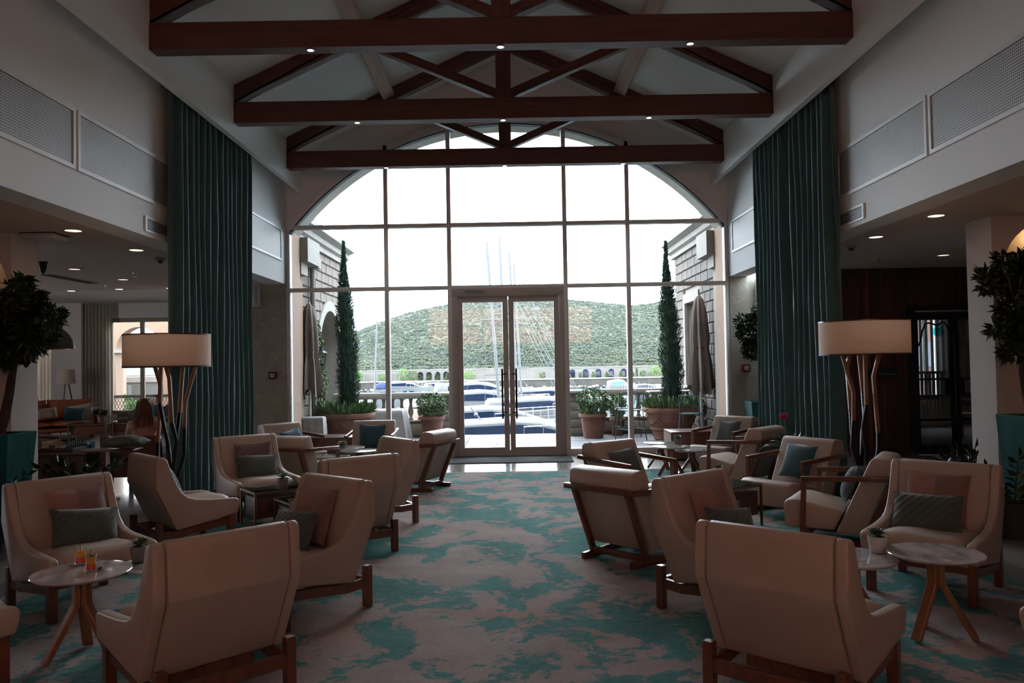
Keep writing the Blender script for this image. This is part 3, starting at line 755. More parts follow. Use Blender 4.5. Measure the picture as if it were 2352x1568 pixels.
MB().box(p0.x-.1, p1.x+.1, 15.2, 15.25, zb_-.06, zb_).build('rail', 'blind_white', scr)
MB().box(p0.x-.1, p1.x+.1, 15.2, 15.25, zt_, zt_+.05).build('rail', 'blind_white', scr)
for x in (p0.x-.1, p1.x+.1): MB().box(x-.02, x+.02, 15.2, 15.25, 0, zt_).build('post', 'blind_white', scr)
bl = thing('vertical_blind', 'pale vertical blind strips hanging at the restaurant window', 'blind', (0, 0, 0))
bm_ = MB().box(-.045, .045, 0, .004, .65, 2.7).mesh('strip')
for i in range(15): obj('strip', bm_, 'blind_white', bl, (8.72+i*.125, 17.6, 0), .45)
MB().box(8.65, 10.55, 17.57, 17.63, 2.7, 2.75).build('track', 'blind_white', bl)
def glass_pendant(px, py, Y, r, m, label):
    p = at_y(px, py, Y); t = thing('glass_pendant', label, 'pendant lamp', p)
    ring = MB()
    ring.lathe([(.012, r*1.15), (r*.3, r*.95), (r*.75, r*.55), (r, 0), (r*.85, -r*.55), (r*.4, -r*.92), (.002, -r)], 18, cap=False)
    ring.build('shade', m, t, smooth=True)
    MB().tube([(0, 0, r*1.1), (0, 0, 2.92-p.z)], .006, 6).build('cord', 'black_metal', t)
    MB().sphere((0, 0, r*.2), .03, 10, 6).build('bulb', 'white_plastic', t, smooth=True)
glass_pendant(2155, 760, 14.6, .105, 'glass_turquoise', 'turquoise blown glass pendant behind the restaurant door')
glass_pendant(2213, 787, 14.3, .10, 'clear_glass', 'clear glass pendant behind the restaurant door')
cab = [at_y(a, b_, 14.0) for a, b_ in ((2106, 800), (2114, 783), (2118, 760), (2126, 742), (2136, 742), (2150, 746), (2158, 744), (2163, 739), (2170, 741), (2178, 755), (2188, 768))]
tag(MB().tube(cab, .016, 8).build('pendant_cable', 'black_metal', smooth=True), 'thick wavy black cable looping beside the turquoise pendant', 'cable')
# a table and chairs inside the restaurant
rt = thing('dining_table', 'dark dining table with plates behind the restaurant door', 'table', (8.46, 14.0, 0))
MB().box(-.45, .45, -.4, .4, .71, .75).build('tabletop', 'walnut_dark', rt, bevel=.005)
for a in (-1, 1):
    for b_ in (-1, 1): MB().box(a*.38-.025, a*.38+.025, b_*.33-.025, b_*.33+.025, 0, .71).build('leg', 'walnut_dark', rt)
tag(MB().lathe([(.002, .75), (.11, .752), (.13, .77), (.11, .758), (.002, .756)], 20, (8.2, 13.85, 0), cap=False).build('plate', 'white_pot', smooth=True), 'white plate on the restaurant table', 'plate')
for k, (x, y, lab) in enumerate(((8.55, 14.75, 'dark chair at the far side of the restaurant dining table'), (8.15, 13.25, 'dark chair at the door side of the restaurant dining table'))):
    c_ = thing('dining_chair', lab, 'chair', (x, y, 0), 1.2*k-.6, 'restaurant chairs')
    MB().box(-.2, .2, -.2, .2, .43, .47).build('seat', 'walnut_dark', c_, bevel=.01)
    MB().box(-.2, .2, -.22, -.19, .62, .85).build('backrest', 'walnut_dark', c_, bevel=.01)
    for a in (-1, 1):
        MB().bar((a*.18, -.19, 0), (a*.18, -.2, .8), .03, .03).build('leg', 'walnut_dark', c_)
        MB().bar((a*.19, .2, 0), (a*.18, .18, .43), .03, .03).build('leg', 'walnut_dark', c_)

# ---------------------------------------------------------------- lights and fittings in the low ceilings
ring_me = MB().lathe([(.075, 0), (.095, 0), (.097, -.006), (.075, -.010)], 28, cap=False).mesh('ring', smooth=True)
disc_me = MB().lathe([(.0005, -.004), (.078, -.004), (.078, -.001), (.0005, -.001)], 28, cap=False).mesh('bulb')
def downlight(px, py, z, m, label, sc=1.0):
    p = at_z(px, py, z); t = thing('downlight', label, 'downlight', (p.x, p.y, z), 0, 'recessed ceiling downlights'); t.scale = (sc, sc, 1)
    obj('ring', ring_me, 'white_plastic', t); d_ = bpy.data.objects.new('bulb', disc_me.copy()); d_.data.materials.append(MATS[m]); COL.objects.link(d_); d_.parent = t
    return p
for px, py, m_, lab in ((168, 528, 'lamp_glow', 'lit downlight over the lounge-side bay near the white pier'),
                 (313, 573, 'lamp_glow', 'lit downlight over the lounge-side bay near the smoke detector'),
                 (171, 617, 'dim_glow', 'dim downlight above the linear ceiling diffuser'),
                 (283, 641, 'dim_glow', 'dim downlight between the two ceiling sprinklers'),
                 (274, 663, 'spot_glow', 'bright small downlight by the step in the lounge ceiling'),
                 (164, 667, 'spot_glow', 'bright small downlight at the end of the linear diffuser'),
                 (391, 661, 'spot_glow', 'bright small downlight beside the teal curtain'),
                 (2150, 494, 'lamp_glow', 'lit downlight over the restaurant-side bay beside the niche pier'),
                 (2012, 543, 'lamp_glow', 'lit downlight over the restaurant-side bay before the wood wall'),
                 (2167, 585, 'dim_glow', 'dim downlight above the restaurant door')):
    downlight(px, py, ZS-.001, m_, lab, .85 if 'small' in lab else 1)
def detector(px, py, label):
    p = at_z(px, py, ZS); t = thing('smoke_detector', label, 'smoke detector', (p.x, p.y, ZS))
    MB().lathe([(.002, 0), (.065, 0), (.065, -.02), (.045, -.035), (.002, -.035)], 20, cap=False).build('base', 'grey_plastic', t, smooth=True)
    MB().lathe([(.035, -.035), (.03, -.06), (.015, -.068), (.001, -.068)], 16, cap=False).build('sensor', 'black_metal', t, smooth=True)
detector(368, 592, 'grey smoke detector on the lounge-side bay ceiling'); detector(1955, 563, 'grey smoke detector on the restaurant-side bay ceiling')
def sprinkler(px, py, label):
    p = at_z(px, py, ZS); t = thing('sprinkler', label, 'sprinkler', (p.x, p.y, ZS), 0, 'ceiling sprinklers')
    MB().lathe([(.002, 0), (.03, 0), (.028, -.006), (.002, -.008)], 14, cap=False).build('rose', 'chrome', t, smooth=True)
    q = MB().tube([(0, 0, -.006), (0, 0, -.05)], .007, 6); q.lathe([(.002, -.05), (.02, -.05), (.02, -.054), (.002, -.054)], 10, cap=False); q.build('head', 'chrome', t)
sprinkler(310, 627, 'chrome sprinkler head above the wide sheer curtain'); sprinkler(244, 656, 'chrome sprinkler head by the step in the lounge ceiling')
sprinkler(2020, 595, 'chrome sprinkler head before the dark wood wall')
a_, b_ = at_z(105, 630, ZS), at_z(213, 650, ZS)
t = thing('linear_diffuser', 'long slotted air diffuser in the lounge ceiling', 'vent', (a_.x, a_.y, ZS)); d_ = Vector((b_.x-a_.x, b_.y-a_.y, 0)); n_ = Vector((-d_.y, d_.x, 0)).normalized()
MB().bar((0, 0, -.004), (d_.x, d_.y, -.004), .16, .008).build('frame', 'grey_plastic', t)
for k in (-.045, 0, .045): MB().bar(tuple(n_*k+Vector((0, 0, -.009))), tuple(d_+n_*k+Vector((0, 0, -.009))), .02, .004).build('slot', 'black_metal', t)
p = at_z(103, 545, ZS-.03)
t = thing('ceiling_box', 'flat white access box on the ceiling by the lounge-side pier', 'ceiling unit', (p.x, p.y, ZS-.055))
MB().box(-.16, .16, -.14, .14, 0, .05).build('body', 'white_plastic', t, bevel=.008)
MB().box(-.17, .17, -.15, .15, .05, .056).build('gasket', 'black_metal', t)
p = at_y(99, 628, 10.0)
t = thing('ceiling_speaker', 'black bullet-shaped speaker hanging under the lounge-side bay ceiling', 'speaker', (p.x, p.y, p.z))
MB().lathe([(.002, 0), (.02, .01), (.035, .04), (.045, .09), (.046, .13), (.055, .13), (.055, ZS-p.z), (.002, ZS-p.z)], 20, cap=False).build('body', 'black_metal', t, smooth=True)
MB().lathe([(.002, -.02), (.008, -.018), (.01, 0), (.002, .003)], 10, cap=False).build('tip', 'black_metal', t)
# wall speakers and fire alarms on the marble
for s, px, py, lab in ((-1, 589, 680, 'lounge-side'), (1, 1743, 664, 'restaurant-side')):
    p = at_y(px, py, YW-.10)
    t = thing('wall_speaker', 'white wall speaker high on the %s marble wall' % lab, 'speaker', (p.x, YW-.14, p.z-.17), .35*s)
    MB().box(-.065, .065, -.03, .05, 0, .34).build('cabinet', 'white_plastic', t, bevel=.012)
    MB().box(-.055, .055, -.036, -.029, .012, .328).build('grille', 'grey_plastic', t, bevel=.004)
    MB().box(-.015, .015, .05, .11, .14, .20).build('bracket', 'black_metal', t)
    p = at_y(627 if s < 0 else 1713, 862 if s < 0 else 845, YW-.05)
    t = thing('fire_alarm', 'dark red fire alarm button box on the %s marble wall' % lab, 'fire alarm', (p.x, YW-.04, p.z))
    MB().box(-.062, .062, -.05, 0, -.062, .062).build('housing', 'red_plastic', t, bevel=.006)
    MB().box(-.032, .032, -.054, -.05, -.032, .032).build('button_plate', 'white_plastic', t, bevel=.002)
    MB().lathe([(.001, 0), (.010, 0), (.010, .004), (.001, .004)], 12, cap=False).build('button', 'black_metal', t, loc=(0, -.054, 0), rot=(PI/2, 0, 0))

# ================================================================ CLUB CHAIRS (upholstered shell on a post-and-rail base)
def club_chair():
    t = thing('club_chair', '', 'armchair'); h = .343; th = .058
    side = [(-.127, .185), (-.302, .554), (-.290, .775), (-.278, .797), (-.255, .803), (-.225, .797), (-.205, .775), (-.165, .66), (-.125, .565),
            (-.085, .497), (-.035, .452), (.03, .428), (.12, .413), (.25, .402), (.375, .394), (.408, .385), (.42, .362), (.415, .325), (.40, .262)]
    for s in (-1, 1):
        MB().prism(side, s*h, s*(h-th), 'x').build('side_panel', 'leather', t, bevel=.014, seg=3)
    b = h-th-.0005
    back = [(-.133, .19), (-.309, .554), (-.297, .775), (-.280, .800), (-.250, .806), (-.215, .798), (-.200, .77), (-.155, .60), (-.10, .36), (-.08, .30), (-.02, .20)]
    br_ = MB().prism(back, -b, b, 'x').build('backrest', 'leather', t, bevel=.012, seg=3)
    # domed seat cushion
    q = MB(); n = 12; y0, y1 = -.125, .412; top = []; 
    for i in range(n+1):
        for j in range(n+1):
            u, v = 2*i/n-1, j/n; e = (1-abs(u)**4)*(1-(2*v-1)**6)
            top.append((u*b, y0+(y1-y0)*v + .012*math.sin(PI*v), .345 + .065*max(e, 0)**.4 - .02*(1-v) + .005*math.sin(5*u)*e))
    k = n+1; q.v = top[:]; q.f = [(i*k+j, (i+1)*k+j, (i+1)*k+j+1, i*k+j+1) for i in range(n) for j in range(n)]
    rim = [i*k for i in range(k)] + [n*k+j for j in range(1, k)] + [i*k+n for i in range(n-1, -1, -1)] + [j for j in range(n-1, 0, -1)]
    m_ = len(q.v); q.v += [(top[i][0], top[i][1]*(.985), .235 + .03*(top[i][1]+.1)) for i in rim]
    q.f += [(rim[i], rim[(i+1) % len(rim)], m_+(i+1) % len(rim), m_+i) for i in range(len(rim))] + [tuple(range(m_, m_+len(rim)))[::-1]]
    q.build('seat', 'leather', t, smooth=True, angle=50)
    for s in (-1, 1):                                      # dark seam lines beside the back panel
        MB().path([(s*(b+.003), y, z) for y, z in [(-.130, .195), (-.305, .556), (-.293, .775), (-.279, .799), (-.25, .8045), (-.215, .797)]], .003, .003).build('seam', 'leather_seam', br_)
    for s in (-1, 1):
        MB().box(s*.30-.026, s*.30+.026, -.285, -.233, 0, .261).build('leg', 'walnut', t, bevel=.006, seg=1)
        MB().box(s*.30-.026, s*.30+.026, .325, .377, 0, .262).build('leg', 'walnut', t, bevel=.004, seg=1)
        MB().path([(s*.30, -.235, .155), (s*.30, -.10, .150), (s*.30, .327, .20)], .03, .06).build('rail', 'walnut', t, bevel=.003, seg=1)
    MB().box(-.275, .275, -.277, -.243, .125, .185).build('rail', 'walnut', t, bevel=.003, seg=1)
    MB().box(-.275, .275, .332, .366, .195, .25).build('rail', 'walnut', t, bevel=.003, seg=1)
    MB().box(-.20, .20, -.10, -.05, .130, .19).build('bearer', 'walnut', t)
    return t
CLUB = [('A9', 1.318, 3.64, -42.6, 'cream club armchair seen from behind beside the empty marble table'),
 ('A2', -1.425, 3.781, 45.0, 'cream club armchair seen from behind beside the tea glasses'),
 ('A10', 1.35, 4.985, -140.8, 'cream club armchair by the aisle with pink and green cushions, before the glass tables'),
 ('A5', -1.297, 5.123, 139.7, 'cream club armchair by the aisle with pink and green cushions, near the tea table'),
 ('A11', 2.852, 5.335, 136.2, 'cream club armchair facing the room by the teal planter, pink and green cushions on it'),
 ('A1', -2.88, 5.348, -127.3, 'cream club armchair with pink and green cushions behind the tea glasses'),
 ('A3', -2.908, 7.008, -45.9, 'cream club armchair with a dark blue cushion beside the floor lamp'),
 ('A4', -2.691, 8.425, -139.7, 'cream club armchair in front of the teal curtain with mauve and green pleated cushions'),
 ('A6', -1.343, 6.66, 36.6, 'cream club armchair with its empty back to the aisle, between two other club chairs'),
 ('A7', -1.302, 7.875, 126.4, 'cream club armchair with a dark navy cushion by the aisle'),
 ('A8', -2.91, 3.87, -45, 'cream club armchair cut off at the edge beside the tea table'),
 ('A12', 2.87, 3.60, 45, 'cream club armchair cut off at the edge beside the empty marble table')]
proto = club_chair(); CH_ = {}
for i, (k, x, y, a, lab) in enumerate(CLUB):
    o_ = proto if i == 0 else copy_tree(proto); o_.location = (x, y, .012); o_.rotation_euler = (0, 0, math.radians(a))
    o_['label'] = lab; o_['group'] = 'cream club armchairs'; CH_[k] = o_

# ================================================================ LOUNGE CHAIRS (slab back, open wooden arms)
def arm_chair():
    t = thing('lounge_chair', '', 'armchair'); b = .303
    q = [(.005, .105), (-.085, .30), (-.262, .690), (-.272, .708), (-.290, .719), (-.32, .724), (-.40, .712), (-.428, .698), (-.440, .675), (-.446, .60),
         (-.436, .578), (-.400, .566), (-.205, .105)]
    MB().prism(q, -b, b, 'x').build('backrest', 'leather', t, bevel=.012, seg=3)
    seat = [(.41, .125), (.414, .30), (.408, .330), (.385, .347), (.33, .352), (-.09, .300), (-.165, .30), (.0, .12)]
    seat = [(.41, .12), (.415, .30), (.405, .335), (.375, .350), (.30, .354), (-.055, .285), (.018, .12)]
    MB().prism(seat, -.284, .284, 'x').build('seat', 'leather', t, bevel=.018, seg=3)
    for s in (-1, 1):
        MB().bar((s*.325, .257, .533), (s*.325, -.462, .572), .040, .042).build('arm', 'walnut', t, bevel=.006, seg=2)
        MB().path([(s*.325, .237, .515), (s*.325, .262, 0.0)], .036, .040, (0, 1, 0)).build('leg', 'walnut', t, bevel=.005, seg=1)
        MB().bar((s*.262, -.432, .556), (s*.262, -.222, .05), .034, .050, (0, 1, 0)).build('leg', 'walnut', t, bevel=.004, seg=1)
        MB().bar((s*.236, -.372, .024), (s*.318, .262, .024), .036, .046).build('runner', 'walnut', t, bevel=.004, seg=1)
    MB().box(-.343, .343, -.470, -.432, .551, .592).build('back_rail', 'walnut', t, bevel=.006, seg=2)
    MB().box(-.245, .245, -.250, -.216, .03, .075).build('cross_rail', 'walnut', t, bevel=.003, seg=1)
    MB().box(-.29, .29, .20, .24, .075, .118).build('cross_rail', 'walnut', t, bevel=.003, seg=1)
    return t
LOUNGE = [('B6', 1.01, 6.33, -46.8, 'wooden-armed lounge chair with its bare back to the aisle, standing before the glass nest table'),
 ('B4', -1.186, 9.949, 67.5, 'wooden-armed lounge chair with its bare back to the aisle, near the doormat'),
 ('B9', 2.798, 7.941, 122.9, 'wooden-armed lounge chair with a plain blue-grey cushion beside the floor lamp'),
 ('B10', 2.815, 6.762, 58.5, 'wooden-armed lounge chair seen from its side with a grey cushion under the floor lamp'),
 ('B8', 2.813, 9.719, 44.1, 'wooden-armed lounge chair without cushion beside the flowering bromeliad'),
 ('B7', 2.97, 11.135, 132.5, 'wooden-armed lounge chair with a ribbed grey cushion before the marble wall'),
 ('B5', 1.249, 7.927, -141.6, 'wooden-armed lounge chair with a dark ribbed cushion beside the round marble tables'),
 ('B2', -2.494, 9.679, -21.0, 'wooden-armed lounge chair with its back to the club chairs, facing the small marble tables'),
 ('B1', -3.068, 11.321, -130.6, 'wooden-armed lounge chair with a bright blue cushion before the marble wall'),
 ('B3', -1.983, 11.43, 181.4, 'wooden-armed lounge chair with a square teal cushion in front of the white tablecloth outside')]
proto = arm_chair()
for i, (k, x, y, a, lab) in enumerate(LOUNGE):
    o_ = proto if i == 0 else copy_tree(proto); o_.location = (x, y, .013 if y < 11 else .012); o_.rotation_euler = (0, 0, math.radians(a))
    o_['label'] = lab; o_['group'] = 'wooden-armed lounge chairs'; CH_[k] = o_

# ================================================================ CUSHIONS
PM = {}
def cushion(chair, x, y, z, w, h, t, m, label, tilt=20, roll=0, yaw=0, seed=1, half=None, group='cushions on the chairs'):
    """placed in the chair's own coordinates: centre x,y,z; leans back by tilt"""
    key = (w, h, t, seed)
    if key not in PM: PM[key] = pillow_mesh('cushion', w, h, t, seed=seed)
    me = PM[key].copy(); me.materials.append(MATS[m])
    if half:
        me.materials.append(MATS[half])
        for p in me.polygons:
            if p.center.x > 0: p.material_index = 1
    o_ = bpy.data.objects.new('cushion', me); COL.objects.link(o_)
    c = CH_[chair] if isinstance(chair, str) else chair
    bpy.context.view_layer.update()
    L = Matrix.Translation((x, y, z)) @ Matrix.Rotation(math.radians(yaw), 4, 'Z') @ Matrix.Rotation(math.radians(tilt), 4, 'X') @ Matrix.Rotation(math.radians(roll), 4, 'Y')
    o_.matrix_world = Matrix.LocRotScale(c.location, c.rotation_euler, None) @ L
    return tag(o_, label, 'cushion', group)
for k, who, xo, r1, r2 in (('A1', 'in the club chair behind the tea glasses', -.06, 3, -7), ('A11', 'in the club chair beside the teal planter', .02, -1, 1),
                   ('A5', 'in the aisle-side club chair near the tea table', .05, 3, 3), ('A10', 'in the aisle-side club chair before the glass nest table', -.05, 4, -8)):
    cushion(k, xo-.0, -.10, .565, .40, .36, .10, 'pink_rib', 'dusty pink half-ribbed cushion standing %s' % who, 18, r1, 0, 1, 'pink_plain')
    cushion(k, xo+.02, .045, .49, .44, .26, .10, 'green_pleat', 'dark green pleated lumbar cushion %s' % who, 22, r2, 0, 2)
cushion('A4', -.03, -.10, .56, .38, .34, .10, 'mauve_pleat', 'mauve pleated cushion in the club chair before the curtain', 18, -2, 0, 3)
cushion('A4', -.03, .045, .49, .46, .26, .10, 'green_pleat', 'dark green pleated cushion in the club chair before the curtain', 22, -2, 0, 4)
cushion('A3', -.02, -.065, .545, .42, .36, .12, 'navy_velvet', 'dark blue quilted cushion in the club chair beside the lamp', 20, 2, 0, 5)
cushion('A7', .04, -.06, .52, .40, .30, .11, 'navy_velvet', 'dark navy cushion in the club chair by the aisle', 22, 6, 0, 6)
cushion('B9', -.02, -.085, .505, .36, .36, .11, 'teal_velvet', 'plain blue-grey cushion on the lounge chair beside the lamp', 24, -3, 0, 7)
CH_['B9'] and None
cushion('B10', .0, -.085, .485, .36, .32, .12, 'grey_rib', 'grey woven cushion on the side-on lounge chair under the lamp', 25, 2, 0, 8)
cushion('B7', -.02, -.085, .505, .36, .36, .11, 'grey_rib', 'ribbed grey cushion on the lounge chair before the restaurant-side marble wall', 24, -2, 0, 9)
cushion('B5', .02, -.085, .495, .38, .34, .11, 'grey_rib', 'dark ribbed grey cushion on the lounge chair beside the round tables', 24, 3, 0, 10)
cushion('B1', -.06, -.075, .48, .36, .33, .11, 'blue_velvet', 'bright blue cushion tilted on the lounge chair before the lounge-side marble wall', 24, 14, 0, 11)
cushion('B3', .0, -.085, .505, .38, .37, .11, 'teal_velvet', 'square teal cushion on the lounge chair before the outdoor tablecloth', 24, 0, 0, 12)

# ================================================================ TABLES
def round_table(px, py, h, r, label, rz=0, group='round marble side tables', leg='oak_leg'):
    p = at_z(px, py, h); t = thing('side_table', label, 'table', (p.x, p.y, .012), rz, group); hh = h-.012
    MB().lathe([(.001, hh-.024), (r-.03, hh-.024), (r-.006, hh-.012), (r, hh-.005), (r-.003, hh-.001), (r-.012, hh), (.001, hh)], 56, cap=False).build('tabletop', 'marble_top', t, smooth=True, angle=30)
    for k in range(3):
        a = 2*PI*k/3; c, s = math.cos(a), math.sin(a)
        MB().path([(c*x, s*x, z) for x, z in ((.028, hh-.03), (.030, .28*hh/.45), (.185, .008))], .030, .055, (-s, c, 0)).build('leg', leg, t, bevel=.004, seg=1)
    MB().lathe([(.001, hh-.034), (.10, hh-.034), (.10, hh-.024), (.001, hh-.024)], 24, cap=False).build('mount', leg, t)
    return t, p
T = {}
T['T1'] = round_table(188, 1311, .470, .248, 'round marble side table carrying two glasses of orange tea', 1.9)
T['T2'] = round_table(381, 1290, .425, .248, 'round marble side table half hidden behind the club chair back, with a grey pot', .6)
T['T6'] = round_table(2147.5, 1267, .470, .248, 'empty round marble side table beside the teal planter chair', 1.55)
T['T7'] = round_table(1954, 1277, .425, .248, 'round marble side table with the white succulent pot', .3)
T['T9'] = round_table(1541.5, 1023.5, .42, .243, 'round marble table with a small succulent near the restaurant-side window pane', .4, leg='walnut')
T['T10'] = round_table(1588, 1031, .347, .243, 'low round marble table overlapped by the succulent table', 1.2, leg='walnut')
T['T11'] = round_table(1517, 1014.8, .385, .243, 'round marble table standing behind the succulent table, closest to the restaurant-side window pane', .9, leg='walnut')
T['T4'] = round_table(796, 1026, .45, .243, 'round marble table behind the other two, before the teal cushion chair', .3, leg='walnut')
T['T5'] = round_table(826, 1033, .47, .243, 'round marble table nearest the navy cushion chair', 1.0, leg='walnut')
T['T5b'] = round_table(762, 1045, .38, .243, 'lowest round marble table under the wooden arm of the lounge chair, with a succulent', .5, leg='walnut')
def nest_table(x, y, rz, w, d, h, label, shelf=True):
    t = thing('glass_table', label, 'table', (x, y, .012), rz, 'brass and glass nest tables'); h -= .012
    f = .018
    MB().box(-w/2, w/2, -d/2, d/2, h-.010, h).build('glass_top', 'table_glass', t, bevel=.002, seg=1)
    q = MB()
    for s in (-1, 1):
        q.box(-w/2, w/2, *sorted((s*d/2, s*(d/2-f))), h-.030, h-.0105); q.box(*sorted((s*w/2, s*(w/2-f))), -d/2+f, d/2-f, h-.030, h-.0105)
    q.build('frame', 'brass', t)
    for a in (-1, 1):
        for b_ in (-1, 1): MB().box(*sorted((a*w/2, a*(w/2-f))), *sorted((b_*d/2, b_*(d/2-f))), 0, h-.030).build('leg', 'brass', t)
    if shelf: MB().box(-w/2+.03, w/2-.03, -d/2+.03, d/2-.03, .10, h-.07).build('drawer_box', 'walnut_dark', t, bevel=.004)
    return t
E1 = math.atan2(.8, -.6)
nest_table(-2.285, 7.885, math.atan2(.6, .8), .60, .42, .375, 'square glass and brass table with a potted succulent, before the curtain-side club chair')
nest_table(-1.93, 7.50, math.atan2(.6, .8), .42, .42, .325, 'lower glass and brass table tucked beside the succulent glass table')
nest_table(1.97, 7.42, math.atan2(.8, -.6), .52, .52, .40, 'taller glass and brass table between the lounge chairs')
nest_table(1.70, 6.98, math.atan2(.8, -.6), .44, .44, .33, 'lower glass and brass table standing beside the taller one, behind the pink cushion chair')
def low_box(x0, x1, y0, y1, h, label):
    t = thing('wood_bench', label, 'bench', ((x0+x1)/2, (y0+y1)/2, 0)); w, d = (x1-x0)/2, (y1-y0)/2
    MB().box(-w, w, -d, d, h-.035, h).build('top', 'walnut', t, bevel=.004)
    MB().box(-w, w, -d, -d+.03, 0.03, h-.035).build('front_panel', 'walnut', t); MB().box(-w, w, d-.03, d, 0.03, h-.035).build('rear_panel', 'walnut', t)
    for s in (-1, 1): MB().box(*sorted((s*w, s*(w-.03))), -d+.03, d-.03, 0, h-.035).build('side_panel', 'oak_leg', t)
low_box(-3.45, -2.35, 12.35, 12.95, .44, 'low reddish wooden box bench before the lounge-side window pane')
low_box(2.47, 3.45, 12.25, 12.85, .44, 'low reddish wooden box bench before the restaurant-side window pane')

# ---------------------------------------------------------------- succulents and tea
def succulent(p, r, h, m, label, n=34, lw=.5, seed=0, spiky=1.0):
    t = thing('potted_succulent', label, 'potted plant', p, 0, 'succulents on the tables')
    MB().lathe([(.001, .001), (r*.70, .001), (r*.78, .004), (r*.95, h*.6), (r, h), (r*.90, h), (r*.88, h-.008)], 28, cap=False).build('pot', m, t, smooth=True, angle=50)
    MB().lathe([(r*.9, h-.008), (r*.5, h+.003), (.001, h+.008)], 18, cap=False).build('moss', 'moss', t, smooth=True)
    rng = np.random.default_rng(seed); q = MB()
    for k in range(n):
        a = k*2.399963; u = k/n; el = math.radians(78-66*u) if spiky else math.radians(60-50*u); L = r*(.75+.45*u)*rng.uniform(.85, 1.15)
        d = Vector((math.cos(a)*math.cos(el), math.sin(a)*math.cos(el), math.sin(el))); sd = Vector((-math.sin(a), math.cos(a), 0)); up = sd.cross(d)
        b0 = Vector((math.cos(a)*r*.12, math.sin(a)*r*.12, h+.008)); w_ = r*lw*.36
        ring = lambda c, ww, hh: [c-sd*ww, c+up*hh*.3-sd*0, c+sd*ww, c-up*hh]
        q.loft([ring(b0, w_*.6, w_*.4), ring(b0+d*L*.55, w_, w_*.5), ring(b0+d*L*.85+up*L*.03, w_*.55, w_*.3), ring(b0+d*L+up*L*.08, w_*.06, w_*.05)])
    q.build('rosette', 'succulent', t, smooth=True, angle=60); return t
def on(tk, dx, dy, h): p = T[tk][1]; return (p.x+dx, p.y+dy, h+.001)
p = at_z(321, 1290, .425); succulent((p.x, p.y, .426), .052, .092, 'concrete_pot', 'succulent in a grey pot on the marble table half hidden by the chair back', seed=1)
p = at_z(2016, 1268, .425); succulent((p.x, p.y, .426), .053, .092, 'white_pot', 'spiky succulent in a white pot on the restaurant-side marble table', seed=2)
p = at_z(650, 1123, .375); succulent((p.x, p.y, .3765), .055, .105, 'concrete_pot', 'succulent in a concrete pot on the glass table before the curtain', n=20, lw=.9, seed=3)
p = at_z(1652, 1101, .40); succulent((p.x, p.y, .4015), .050, .09, 'white_pot', 'succulent on the tall glass table behind the pink cushion chair', seed=4)
p = at_z(1557, 1018, .42); succulent((p.x, p.y, .421), .058, .06, 'concrete_pot', 'small dark succulent on the round table by the restaurant-side window pane', seed=5)
p = at_z(786, 1041, .38); succulent((p.x, p.y, .381), .058, .11, 'concrete_pot', 'succulent on the low round table among the lounge-side lounge chairs', n=26, lw=.8, seed=6)
def tea(px, py, label, seed):
    p = at_z(px, py, .470); g_ = thing('tea_glass', label, 'tea glass', (p.x, p.y, .4765), 0, 'glasses of orange tea')
    prof = [(.0265, .0), (.029, .004), (.028, .02), (.024, .042), (.026, .06), (.031, .080), (.0325, .088)]
    MB().lathe([(.001, .0)] + prof + [(r-.0018, z) for r, z in prof[::-1][:-1]] + [(.001, .006)], 28, cap=False).build('glass', 'clear_glass', g_, smooth=True)
    MB().lathe([(.001, .007), (.0255, .007), (.026, .02), (.0222, .038), (.001, .038)], 24, cap=False).build('tea', 'tea_orange', g_, smooth=True, angle=50)
    MB().lathe([(.001, .0385), (.0222, .0385), (.0217, .045), (.0235, .06), (.026, .072), (.001, .072)], 24, cap=False).build('tea_layer', 'tea_yellow', g_, smooth=True, angle=50)
    MB().tube([(.028, 0, .025), (.045, 0, .032), (.046, 0, .055), (.029, 0, .066)], .0035, 8).build('handle', 'clear_glass', g_, smooth=True)
    MB().tube([(.004, 0, .05), (-.004, .004, .108)], .0035, 6).build('stirrer', 'beige_cloth', g_)
    if seed: obj('mint', leaves_mesh('mint', [(.004, 0, .07)]*9, np.random.default_rng(seed).normal(size=(9, 3))+np.array([0, 0, .8]), .024, .016), 'mint_leaf', g_)
    sc_ = tag(MB().lathe([(.001, .4705), (.035, .4705), (.062, .477), (.064, .4785), (.036, .473), (.001, .473)], 36, (p.x, p.y, 0), cap=False).build('saucer', 'clear_glass', smooth=True),
        'clear glass saucer under the ' + label.split(' ', 2)[2], 'saucer', 'glass saucers')
tea(185, 1297, 'layered orange tea glass at the back of the marble table', 0)
tea(209, 1312, 'minty orange tea glass with a green leaf on the marble table', 5)
p = at_z(229, 1308, .472)
tag(obj('dried_herb', leaves_mesh('dried_herb', [(p.x, p.y, .478)]*14, np.random.default_rng(4).normal(size=(14, 3))*np.array([1, 1, .25]), .016, .008), 'bark'), 'small dried brown herb sprig beside the tea glass', 'herb')

